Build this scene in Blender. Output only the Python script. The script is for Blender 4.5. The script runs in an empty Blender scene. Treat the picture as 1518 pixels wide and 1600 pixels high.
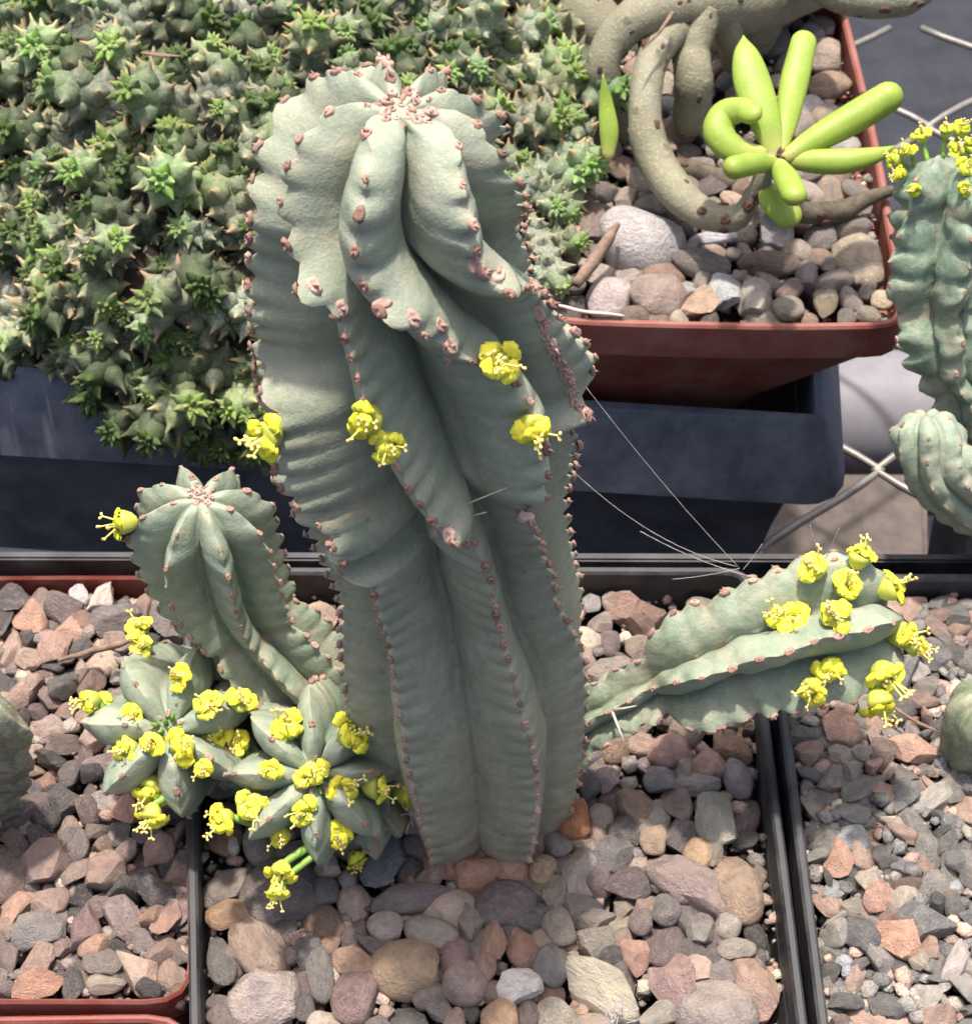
import bpy, bmesh, math, random
import numpy as np
from mathutils import Vector, Matrix, noise
from mathutils.bvhtree import BVHTree

random.seed(7)
rng = np.random.default_rng(7)
SC = bpy.context.scene
COL = SC.collection
# ------------------------------------------------------------------ camera, sky, sun, exposure
# everything below is written in centimetres and brought to metres at the very end (UNIT)
UNIT = 0.01
IW, IH, F = 1518.0, 1600.0, 2800.0          # photo size and focal length in photo pixels
PITCH = math.radians(52.0)
CAM = Vector((0, 0, 31.0))
FWD = Vector((0, math.cos(PITCH), -math.sin(PITCH)))
UP = Vector((0, math.sin(PITCH), math.cos(PITCH)))
RIGHT = Vector((1, 0, 0))
cd = bpy.data.cameras.new('camera'); cam = bpy.data.objects.new('camera', cd); COL.objects.link(cam)
cam.location = CAM * UNIT
cam.rotation_euler = (math.pi/2 - PITCH, 0, 0)
cd.sensor_fit = 'VERTICAL'; cd.sensor_height = 24.0; cd.lens = 24.0 * F / IH
cd.clip_start = 0.01; cd.clip_end = 200.0
cd.dof.use_dof = True; cd.dof.focus_distance = 0.285; cd.dof.aperture_fstop = 50.0
SC.camera = cam

SUN_EL, SUN_AZ = math.radians(77), math.radians(-14)   # azimuth from +Y (away from the camera) towards +X
w = bpy.data.worlds.new('World'); SC.world = w; w.use_nodes = True
nt = w.node_tree; nt.nodes.clear()
sky = nt.nodes.new('ShaderNodeTexSky'); sky.sky_type = 'NISHITA'; sky.sun_disc = False
sky.sun_elevation = SUN_EL; sky.sun_rotation = SUN_AZ; sky.dust_density = 6.0; sky.air_density = 1.0; sky.ozone_density = 0.3
bg = nt.nodes.new('ShaderNodeBackground'); bg.inputs['Strength'].default_value = 0.15
wo = nt.nodes.new('ShaderNodeOutputWorld')
nt.links.new(sky.outputs[0], bg.inputs[0]); nt.links.new(bg.outputs[0], wo.inputs[0])
sd = bpy.data.lights.new('sun', 'SUN'); sd.energy = 4.0; sd.angle = math.radians(2.5); sd.color = (1.0, 0.945, 0.86)
sun = bpy.data.objects.new('sun', sd); COL.objects.link(sun)
SDIR = Vector((math.sin(SUN_AZ)*math.cos(SUN_EL), math.cos(SUN_AZ)*math.cos(SUN_EL), math.sin(SUN_EL)))
sun.rotation_euler = SDIR.to_track_quat('Z', 'Y').to_euler(); sun.location = SDIR * 5
SC.view_settings.view_transform = 'Standard'; SC.view_settings.look = 'None'
SC.view_settings.exposure = 0.6; SC.view_settings.gamma = 1.0
SC.render.engine = 'CYCLES'
SC.cycles.max_bounces = 4; SC.cycles.diffuse_bounces = 2; SC.cycles.glossy_bounces = 2; SC.cycles.transmission_bounces = 2
SC.cycles.use_denoising = True

# ------------------------------------------------------------------ helpers
def ray(px, py):
    return (FWD + RIGHT * ((px - IW/2)/F) + UP * ((IH/2 - py)/F))
def P(px, py, z):
    d = ray(px, py); return CAM + d * ((z - CAM.z)/d.z)
def PY(px, py, y):
    d = ray(px, py); return CAM + d * (y / d.y)
def pix(p):
    d = Vector(p) - CAM; k = d.dot(FWD)
    return (IW/2 + F*d.x/k, IH/2 - F*d.dot(UP)/k, F/k)
def ppc(p): return pix(p)[2]

def lin(c):
    return tuple(((v/255)/12.92 if v/255 <= 0.04045 else ((v/255+0.055)/1.055)**2.4) for v in c)

def tag(o, label=None, cat=None, group=None, kind=None):
    if label: o['label'] = label
    if cat: o['category'] = cat
    if group: o['group'] = group
    if kind: o['kind'] = kind
    return o
def org(o):
    v = Vector((0, 0, 0))
    while o is not None: v += o.location; o = o.parent
    return v
def empty(name, loc, label, cat, group=None):
    o = bpy.data.objects.new(name, None); COL.objects.link(o); o.location = loc; o.empty_display_size = 1
    return tag(o, label, cat, group)
def put(name, me, mat, parent=None, loc=None, local=False):
    """link a mesh whose vertices are in world cm (shifted into the parent's frame) or, with local, as they are"""
    o = bpy.data.objects.new(name, me); COL.objects.link(o)
    if mat is not None and len(me.materials) == 0: me.materials.append(mat)
    if parent is not None:
        o.parent = parent
        if not local and loc is None: me.transform(Matrix.Translation(-org(parent)))
    elif loc is None and not local:
        co = np.empty(len(me.vertices)*3); me.vertices.foreach_get('co', co); co = co.reshape(-1, 3)
        c = Vector(((co[:,0].min()+co[:,0].max())/2, (co[:,1].min()+co[:,1].max())/2, co[:,2].min()))
        me.transform(Matrix.Translation(-c)); o.location = c
    if loc is not None: o.location = Vector(loc) - (org(parent) if parent else Vector((0,0,0)))
    return o
def mesh(name, verts, faces, smooth=True):
    me = bpy.data.meshes.new(name); me.from_pydata([tuple(v) for v in verts], [], faces); me.update()
    if smooth: me.polygons.foreach_set('use_smooth', [True]*len(me.polygons))
    return me
def set_attr(me, name, cols):
    a = me.color_attributes.new(name, 'FLOAT_COLOR', 'POINT')
    a.data.foreach_set('color', np.asarray(cols, dtype=np.float32).ravel())

class MB:
    def __init__(s): s.v, s.f, s.c = [], [], []
    def add(s, vs, fs, col=None):
        o = len(s.v); s.v += [tuple(v) for v in vs]; s.f += [tuple(i+o for i in f) for f in fs]
        if col is not None: s.c += (list(col) if isinstance(col, list) else [col]*len(vs))
    def build(s, name, smooth=True):
        me = mesh(name, s.v, s.f, smooth)
        if s.c: set_attr(me, 'tint', s.c)
        return me

def crom(pts, n):
    """Catmull-Rom through pts (any dimension), n samples, roughly even"""
    p = np.array([np.array(q, float) for q in pts]); k = len(p)
    p = np.vstack([2*p[0]-p[1], p, 2*p[-1]-p[-2]])
    out = []
    for u in np.linspace(0, k-1, n):
        i = min(int(u), k-2); t = u-i
        a, b, c, d = p[i], p[i+1], p[i+2], p[i+3]
        out.append(0.5*((2*b)+(c-a)*t+(2*a-5*b+4*c-d)*t*t+(3*b-a-3*c+d)*t**3))
    return np.array(out)
def tube_data(path, radii, sides=10, flat=1.0, flatdir=None, cap=True):
    """swept tube; flat squashes across flatdir"""
    path = np.asarray(path, float); n = len(path); vs, fs = [], []
    T = np.gradient(path, axis=0); T /= np.linalg.norm(T, axis=1)[:, None] + 1e-12
    ref = np.array(flatdir if flatdir is not None else (0.13, 0.27, 0.95), float)
    e1 = None
    for i in range(n):
        t = T[i]; r0 = ref if (e1 is None or flatdir is not None) else e1
        e = r0 - t*np.dot(r0, t)
        if np.linalg.norm(e) < 1e-5: e = np.array((1., 0, 0)) - t*t[0]
        e1 = e/np.linalg.norm(e); e2 = np.cross(t, e1)
        for k in range(sides):
            a = 2*math.pi*k/sides
            vs.append(path[i] + radii[i]*(math.cos(a)*flat*e1 + math.sin(a)*e2))
    for i in range(n-1):
        for k in range(sides):
            a, b = i*sides+k, i*sides+(k+1) % sides
            fs.append((a, b, b+sides, a+sides))
    if cap:
        fs.append(tuple(range(sides))[::-1]); fs.append(tuple(range((n-1)*sides, n*sides)))
    return vs, fs

def box_data(x0, x1, y0, y1, z0, z1):
    v = [(x0,y0,z0),(x1,y0,z0),(x1,y1,z0),(x0,y1,z0),(x0,y0,z1),(x1,y0,z1),(x1,y1,z1),(x0,y1,z1)]
    return v, [(0,3,2,1),(4,5,6,7),(0,1,5,4),(1,2,6,5),(2,3,7,6),(3,0,4,7)]

# ------------------------------------------------------------------ materials
class NT:
    def __init__(s, name, rough=0.5, spec=0.5):
        s.m = bpy.data.materials.new(name); s.m.use_nodes = True; s.t = s.m.node_tree; s.n = s.t.nodes; s.l = s.t.links
        s.b = s.n['Principled BSDF']; s.b.inputs['Roughness'].default_value = rough
        s.b.inputs['Specular IOR Level'].default_value = spec
        s.tc = s.n.new('ShaderNodeTexCoord').outputs['Object']
    def link(s, a, b): s.l.new(a, b)
    def val(s, sock, v):
        if isinstance(v, (int, float)): sock.default_value = v
        elif isinstance(v, tuple): sock.default_value = (v + (1,)) if len(v) == 3 and len(sock.default_value) == 4 else v
        else: s.link(v, sock)
    def noise(s, scale, detail=3, rough=0.55, vec=None, dist=0.0):
        n = s.n.new('ShaderNodeTexNoise'); n.inputs['Scale'].default_value = scale; n.inputs['Detail'].default_value = detail
        n.inputs['Roughness'].default_value = rough; n.inputs['Distortion'].default_value = dist
        s.link(vec or s.tc, n.inputs['Vector']); return n.outputs['Fac']
    def voro(s, scale, vec=None, feature='F1', out='Distance'):
        n = s.n.new('ShaderNodeTexVoronoi'); n.inputs['Scale'].default_value = scale; n.feature = feature
        s.link(vec or s.tc, n.inputs['Vector']); return n.outputs[out]
    def ramp(s, fac, stops):
        n = s.n.new('ShaderNodeValToRGB'); s.link(fac, n.inputs[0]); e = n.color_ramp.elements
        while len(e) < len(stops): e.new(0.5)
        for el, (p, c) in zip(e, stops):
            el.position = p; el.color = (c if len(c) == 4 else tuple(c)+(1,)) if not isinstance(c, (int, float)) else (c, c, c, 1)
        return n.outputs[0]
    def mix(s, fac, a, b, mode='MIX'):
        n = s.n.new('ShaderNodeMix'); n.data_type = 'RGBA'; n.blend_type = mode; n.clamp_result = False
        s.val(n.inputs[0], fac); s.val(n.inputs[6], a); s.val(n.inputs[7], b); return n.outputs[2]
    def math(s, op, a, b=0.0, clamp=False):
        n = s.n.new('ShaderNodeMath'); n.operation = op; n.use_clamp = clamp
        s.val(n.inputs[0], a); s.val(n.inputs[1], b); return n.outputs[0]
    def maprange(s, v, a, b, c=0.0, d=1.0):
        n = s.n.new('ShaderNodeMapRange'); s.link(v, n.inputs[0])
        for i, x in enumerate((a, b, c, d)): n.inputs[i+1].default_value = x
        return n.outputs[0]
    def attr(s, name='tint'):
        n = s.n.new('ShaderNodeAttribute'); n.attribute_name = name
        sp = s.n.new('ShaderNodeSeparateColor'); s.link(n.outputs['Color'], sp.inputs[0]); s.alpha = n.outputs['Alpha']; return n.outputs['Color'], sp.outputs
    def bump(s, h, strength=0.3, dist=0.02):
        n = s.n.new('ShaderNodeBump'); n.inputs['Strength'].default_value = strength; n.inputs['Distance'].default_value = dist*UNIT
        s.link(h, n.inputs['Height']); s.link(n.outputs[0], s.b.inputs['Normal'])
    def color(s, c): s.val(s.b.inputs['Base Color'], c)
    def obinfo(s):
        n = s.n.new('ShaderNodeObjectInfo'); return n.outputs['Color'], n.outputs['Random']

def rnd_vec(m, scale=40.0):
    col, r = m.obinfo()
    v = m.n.new('ShaderNodeVectorMath'); v.operation = 'ADD'
    cx = m.n.new('ShaderNodeCombineXYZ'); k = m.math('MULTIPLY', r, scale)
    for i in range(3): m.link(k, cx.inputs[i])
    m.link(m.tc, v.inputs[0]); m.link(cx.outputs[0], v.inputs[1]); return col, r, v.outputs[0]

def mat_skin(name, young, old, pink, cork=1.0, dust=0.35, rough=0.5):
    """waxy ribbed stem: tint.r = closeness to the rib crest, tint.g = age (0 tip, 1 base), tint.b = near an areole"""
    m = NT(name, rough, 0.4)
    c, ch = m.attr()
    n1 = m.noise(0.9, 4, 0.6); n2 = m.noise(6.0, 4, 0.65); n3 = m.noise(26.0, 3, 0.6)
    age = m.math('ADD', ch[1], m.math('MULTIPLY', m.math('SUBTRACT', n1, 0.5), 0.7), True)
    base = m.mix(age, lin(young), lin(old))
    base = m.mix(m.maprange(n2, 0.35, 0.72, 0.0, 0.7), base, m.mix(0.5, base, (0.36, 0.37, 0.29)))
    n4 = m.noise(2.4, 5, 0.7, None, 0.8)
    base = m.mix(m.maprange(n4, 0.50, 0.72, 0.0, 0.55), base, m.mix(1.0, base, (0.72, 0.80, 0.74), 'MULTIPLY'))
    base = m.mix(m.math('MULTIPLY', m.maprange(m.noise(1.1, 5, 0.75, None, 0.8), 0.47, 0.64, 0.0, 0.62), 1.0), base, lin((170, 164, 144)))
    rub = m.noise(0.55, 5, 0.75, None, 1.0); base = m.mix(m.maprange(rub, 0.52, 0.66, 0.0, 0.5), base, m.mix(1.0, base, (0.70, 0.84, 0.72), 'MULTIPLY'))
    base = m.mix(m.math('MULTIPLY', m.maprange(m.noise(3.2, 5, 0.8), 0.60, 0.70), m.math('MULTIPLY', ch[1], 0.55)), base, lin((142, 116, 98)))
    # yellowish flush just under young areoles
    base = m.mix(m.math('MULTIPLY', ch[2], 0.38), base, lin((178, 184, 138)))
    # pale mealy dust in specks
    sp = m.maprange(n3, 0.56, 0.68); sp2 = m.math('MULTIPLY', sp, m.maprange(n2, 0.35, 0.6))
    base = m.mix(m.math('MULTIPLY', sp2, dust), base, lin((205, 202, 188)))
    # brown corky pits and scratches on old skin
    v = m.voro(2.2); pits = m.math('MULTIPLY', m.maprange(v, 0.15, 0.06), m.maprange(m.noise(1.3, 3), 0.50, 0.58))
    base = m.mix(m.math('MULTIPLY', pits, m.math('ADD', m.math('MULTIPLY', ch[1], 0.6), 0.25)), base, lin((122, 96, 80)))
    bc = m.math('MULTIPLY', m.maprange(ch[1], 0.90, 1.0), m.maprange(m.noise(2.2, 4, 0.7), 0.40, 0.56)); base = m.mix(m.math('MULTIPLY', bc, 0.75), base, lin((150, 120, 98)))
    # pinkish cork along the crest, broken up
    cr = m.math('MULTIPLY', m.maprange(ch[0], 0.955, 1.0), m.maprange(m.noise(5.5, 3), 0.42, 0.60))
    base = m.mix(m.math('MULTIPLY', cr, 0.75*cork), base, lin(pink))
    ck = m.math('MULTIPLY', m.math('SUBTRACT', 1.0, m.alpha), m.maprange(m.noise(4.0, 4, 0.7), 0.40, 0.60))
    base = m.mix(m.math('MULTIPLY', ck, 0.55), base, lin((146, 118, 98)))
    m.color(base)
    h = m.math('ADD', m.math('MULTIPLY', n2, 0.6), m.math('MULTIPLY', n3, 0.22)); m.bump(h, 0.5, 0.07)
    m.val(m.b.inputs['Roughness'], m.maprange(n2, 0.3, 0.7, rough-0.08, rough+0.18))
    return m.m

def mat_plain(name, col, rough=0.5, var=0.25, nscale=8.0, spec=0.5, bump=0.0, sss=0.0):
    m = NT(name, rough, spec); c = lin(col); n = m.noise(nscale, 4, 0.6)
    d = tuple(v*(1-var) for v in c); b = tuple(min(1, v*(1+var)) for v in c)
    m.color(m.mix(m.maprange(n, 0.3, 0.7), d, b))
    if bump: m.bump(m.noise(nscale*3, 3), bump, 0.03)
    if sss:
        m.b.inputs['Subsurface Weight'].default_value = sss; m.b.inputs['Subsurface Radius'].default_value = (0.002, 0.003, 0.0006)
        m.b.inputs['Subsurface Scale'].default_value = 0.5
    return m.m

def mat_plastic(name, col, dusty, rough=0.45, dust=0.5):
    m = NT(name, rough, 0.45)
    n1 = m.noise(0.7, 5, 0.65); n2 = m.noise(30, 3, 0.7)
    st = m.n.new('ShaderNodeMapping'); st.inputs['Scale'].default_value = (9, 0.5, 0.5); m.link(m.tc, st.inputs[0])
    scr = m.noise(6, 4, 0.7, st.outputs[0])
    f = m.math('MULTIPLY', m.maprange(n1, 0.35, 0.75), dust)
    f = m.math('ADD', f, m.math('MULTIPLY', m.maprange(n2, 0.62, 0.74), dust*0.7), True)
    f = m.math('ADD', f, m.math('MULTIPLY', m.maprange(scr, 0.62, 0.72), dust*0.4), True)
    m.color(m.mix(f, lin(col), lin(dusty)))
    m.val(m.b.inputs['Roughness'], m.maprange(n1, 0.3, 0.7, rough-0.05, rough+0.3))
    m.bump(m.math('ADD', n2, m.math('MULTIPLY', n1, 2.0)), 0.25, 0.03)
    return m.m

def mat_stone(name, use_attr=False):
    m = NT(name, 0.72, 0.35)
    if use_attr:
        col, _ = m.attr(); vec = m.tc
    else:
        col, r, vec = rnd_vec(m)
    n1 = m.noise(1.6, 5, 0.65, vec, 0.6); n2 = m.noise(9.0, 4, 0.7, vec); n3 = m.noise(30, 2, 0.6, vec)
    a = m.mix(m.maprange(n1, 0.32, 0.68), m.mix(1.0, col, (0.66, 0.66, 0.70), 'MULTIPLY'), m.mix(1.0, col, (1.28, 1.2, 1.12), 'MULTIPLY'))
    a = m.mix(m.maprange(n2, 0.30, 0.75, 0.0, 0.35), a, m.mix(1.0, a, (1.6, 1.6, 1.55), 'MULTIPLY'))
    a = m.mix(m.maprange(n3, 0.60, 0.72, 0.0, 0.35), a, lin((196, 190, 184)))
    a = m.mix(m.maprange(n3, 0.40, 0.30, 0.0, 0.55), a, m.mix(1.0, a, (0.35, 0.34, 0.36), 'MULTIPLY'))
    a = m.mix(m.maprange(m.noise(4.0, 4, 0.7, vec), 0.50, 0.66, 0.0, 0.40), a, lin((176, 166, 158)))
    m.color(a)
    m.bump(m.math('ADD', m.math('ADD', m.math('MULTIPLY', n2, 1.2), m.math('MULTIPLY', n1, 0.9)), m.math('MULTIPLY', n3, 0.3)), 0.9, 0.14)
    m.val(m.b.inputs['Roughness'], m.maprange(n2, 0.3, 0.7, 0.55, 0.9))
    return m.m

M = {}
M['skin'] = mat_skin('stem_skin', (142, 151, 133), (141, 140, 118), (198, 164, 150))
M['skin_small'] = mat_skin('young_stem_skin', (134, 148, 130), (104, 118, 94), (184, 138, 122), 0.5, 0.3)
M['skin_blue'] = mat_skin('blue_stem_skin', (96, 124, 106), (116, 132, 104), (150, 120, 105), 0.4, 0.25)
M['skin_dull'] = mat_skin('dull_stem_skin', (96, 100, 84), (74, 82, 68), (158, 142, 128), 1.3, 0.6)
M['skin_plain'] = mat_skin('plain_stem_skin', (104, 116, 88), (92, 104, 78), (130, 130, 100), 0.1, 0.3)
M['scar'] = None
m = NT('areole_scar', 0.75, 0.2)
c_, r_, v_ = rnd_vec(m)
m.color(m.mix(m.noise(14, 3, 0.6, v_), m.mix(r_, lin((146, 112, 98)), lin((188, 148, 134))), m.mix(r_, lin((206, 178, 166)), lin((228, 204, 192)))))
cc_, ch_ = m.attr(); c0_ = m.b.inputs['Base Color'].links[0].from_socket
c0_ = m.mix(1.0, c0_, c_, 'MULTIPLY'); c0_ = m.mix(m.math('MULTIPLY', ch_[0], 0.6), c0_, m.mix(r_, lin((96, 66, 54)), lin((150, 108, 92)))); m.color(c0_)
m.bump(m.noise(1.5, 3), 0.6, 0.06); M['scar'] = m.m
m = NT('flower_yellow', 0.6, 0.3)
c_, r_, v_ = rnd_vec(m)
a_ = m.mix(m.noise(7, 3, 0.6, v_), lin((248, 230, 44)), lin((255, 248, 112)))
m.color(m.mix(1.0, a_, c_, 'MULTIPLY')); m.b.inputs['Subsurface Weight'].default_value = 0.0
m.b.inputs['Subsurface Radius'].default_value = (0.002, 0.0016, 0.0003); m.b.inputs['Subsurface Scale'].default_value = 0.5
M['yellow'] = m.m
m = NT('flower_cup_green', 0.5, 0.4); c_, r_, v_ = rnd_vec(m)
m.color(m.mix(m.noise(5, 3, 0.5, v_), lin((168, 178, 60)), lin((196, 196, 96)))); M['cup'] = m.m
m = NT('stamen_cream', 0.55, 0.3); cc_, ch_ = m.attr()
m.color(m.mix(ch_[0], lin((226, 222, 120)), lin((240, 214, 130)))); M['stamen'] = m.m
M['black'] = mat_plastic('black_plastic', (26, 27, 31), (112, 110, 110), 0.5, 0.6)
M['trough'] = mat_plastic('dark_slate_plastic', (72, 78, 92), (138, 142, 154), 0.5, 0.6)
M['orange'] = mat_plastic('terracotta_plastic', (122, 54, 43), (160, 122, 112), 0.5, 0.6)
M['stone'] = mat_stone('gravel_stone'); M['grit'] = mat_stone('gravel_grit', True)
M['soil'] = mat_plain('dark_grit_soil', (62, 54, 50), 0.95, 0.5, 6.0, 0.1, 0.8)
M['twig'] = mat_plain('dry_twig', (128, 108, 94), 0.85, 0.35, 5.0, 0.2, 0.6)
M['spine'] = mat_plain('pale_spine', (196, 184, 172), 0.6, 0.2, 5.0)
M['fibre'] = mat_plain('grey_fibre', (168, 158, 160), 0.8, 0.2, 5.0)
M['silk'] = mat_plain('spider_silk', (176, 172, 168), 0.5, 0.1, 5.0)
M['dried'] = mat_plain('dried_flower', (196, 160, 120), 0.8, 0.4, 9.0, 0.2, 0.5)
m = NT('finger_leaf', 0.5, 0.4); n = m.noise(1.4, 3); cc_, ch_ = m.attr()
a_ = m.mix(n, lin((122, 146, 48)), lin((154, 174, 76)))
a_ = m.mix(m.maprange(ch_[0], 0.25, 0.0, 0.0, 0.6), a_, lin((196, 178, 120)))
a_ = m.mix(m.maprange(m.noise(16, 2), 0.62, 0.7, 0.0, 0.3), a_, lin((196, 214, 120)))
a_ = m.mix(m.maprange(m.noise(0.8, 5, 0.7), 0.5, 0.72, 0.0, 0.45), a_, lin((120, 138, 66)))
a_ = m.mix(m.maprange(m.voro(3.5), 0.10, 0.05, 0.0, 0.5), a_, lin((120, 110, 60)))
a_ = m.mix(m.maprange(ch_[0], 0.93, 1.0, 0.0, 0.6), a_, lin((176, 140, 80)))
m.color(a_); m.b.inputs['Subsurface Weight'].default_value = 0.10; m.b.inputs['Subsurface Radius'].default_value = (0.002, 0.003, 0.0006)
m.b.inputs['Subsurface Scale'].default_value = 0.6; m.bump(m.noise(20, 3), 0.2, 0.03); M['leaf'] = m.m
m = NT('knobbly_bark', 0.62, 0.35)
n1 = m.noise(2.2, 5, 0.6); n2 = m.noise(14, 4, 0.65)
a_ = m.mix(n1, lin((108, 104, 80)), lin((150, 146, 124)))
a_ = m.mix(m.maprange(n2, 0.55, 0.7, 0.0, 0.6), a_, lin((186, 180, 158)))
vd = m.voro(1.6); a_ = m.mix(m.maprange(vd, 0.13, 0.06, 0.0, 0.7), a_, lin((92, 76, 64)))
a_ = m.mix(m.maprange(m.noise(1.0, 5, 0.7), 0.5, 0.7, 0.0, 0.6), a_, lin((150, 146, 134)))
m.color(a_); m.bump(m.math('ADD', n2, m.math('MULTIPLY', m.maprange(vd, 0.25, 0.1), 0.8)), 0.6, 0.06); M['bark'] = m.m
m = NT('bark_knob', 0.8, 0.2); m.color(m.mix(m.noise(9, 3), lin((70, 50, 44)), lin((112, 84, 72)))); M['knob'] = m.m
m = NT('cushion_stem', 0.6, 0.3); cc_, ch_ = m.attr(); oc_, r_, v_ = rnd_vec(m)
n1 = m.noise(2.5, 4, 0.6, v_); n2 = m.noise(14, 3, 0.6, v_)
body = m.mix(n1, lin((84, 96, 80)), lin((124, 132, 114)))
body = m.mix(m.maprange(n2, 0.42, 0.70, 0.0, 0.8), body, lin((158, 156, 138)))
green = m.mix(m.noise(6, 2, 0.5, v_), lin((66, 108, 38)), lin((130, 162, 72)))
a_ = m.mix(ch_[0], body, green)
a_ = m.mix(m.math('MULTIPLY', ch_[1], 0.9), a_, m.mix(r_, lin((176, 132, 100)), lin((190, 176, 140))))
m.color(m.mix(1.0, a_, oc_, 'MULTIPLY')); m.bump(n2, 0.4, 0.05); M['cushion'] = m.m
m = NT('galvanised_wire', 0.45, 0.5); m.color(m.mix(m.noise(4, 4), lin((104, 98, 92)), lin((150, 146, 140))))
m.b.inputs['Metallic'].default_value = 0.3; M['wire'] = m.m
M['leaflet'] = mat_plain('fresh_leaflet', (120, 158, 62), 0.5, 0.25, 8.0)
M['root'] = mat_plain('dark_root', (92, 84, 72), 0.8, 0.4, 4.0, 0.2, 0.7)
M['pipe'] = mat_plain('grey_pipe', (122, 119, 124), 0.6, 0.12, 1.2, 0.4, 0.2)
M['slab'] = mat_plain('grey_brown_slab', (92, 84, 80), 0.9, 0.3, 1.0, 0.2, 0.6)
M['ground'] = mat_plain('dark_ground', (44, 46, 54), 0.85, 0.3, 0.6, 0.3, 0.5)
M['liner'] = mat_plain('slate_liner', (58, 61, 70), 0.7, 0.3, 0.5, 0.4, 0.4)

# ------------------------------------------------------------------ ribbed stems
def areole_mesh(k):
    r = random.Random(k); mb = MB()
    n = 10; ring = []
    vs, fs = [], []
    prof = [(1.0, -0.3), (0.98, 0.12), (0.72, 0.42), (0.34, 0.36), (0.0, 0.30)]
    for i, (rr, zz) in enumerate(prof[:-1]):
        for j in range(n):
            a = 2*math.pi*j/n; q = rr*(1+0.22*r.uniform(-1, 1))
            vs.append((q*math.cos(a)*0.75, q*math.sin(a)*1.15, zz+0.1*r.uniform(-1, 1)))
    vs.append((0, 0, 0.3))
    for i in range(len(prof)-2):
        for j in range(n):
            a, b = i*n+j, i*n+(j+1) % n; fs.append((a, b, b+n, a+n))
    t = len(vs)-1; i = len(prof)-2
    for j in range(n): fs.append((i*n+j, i*n+(j+1) % n, t))
    mb.add(vs, fs, [(1.0 if i < n else (0.55 if i < 2*n else (0.15 if i < 3*n else 0.7)), 0, 0, 1) for i in range(len(vs))])
    nsp = (2, 1, 2, 3, 0)[k % 5]
    for q in range(nsp):
        a = r.uniform(-0.6, 0.6) + (q-0.5*(nsp-1))*0.9
        L = r.uniform(0.5, 1.0)
        p0 = np.array((0.2*math.sin(a), -0.1, 0.2)); d = np.array((math.sin(a)*0.6, -0.35+r.uniform(-.3, .5), 0.9))
        path = np.array([p0, p0+d*L*0.5, p0+d*L+np.array((0, -0.15, 0.05))])
        v, f = tube_data(path, (0.30, 0.2, 0.03), 5); mb.add(v, f, [(0.35, 0, 0, 1)]*5+[(0.6, 0, 0, 1)]*5+[(1, 0, 0, 1)]*5)
    return mb.build('areole')
AREOLE = [areole_mesh(k) for k in range(5)]
for me in AREOLE: me.materials.append(M['scar'])

def saw(x):
    x = x - np.floor(x)
    return np.where(x < 0.62, np.sin(x/0.62*math.pi/2)**1.6, np.cos((x-0.62)/0.38*math.pi/2)**1.2)

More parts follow.
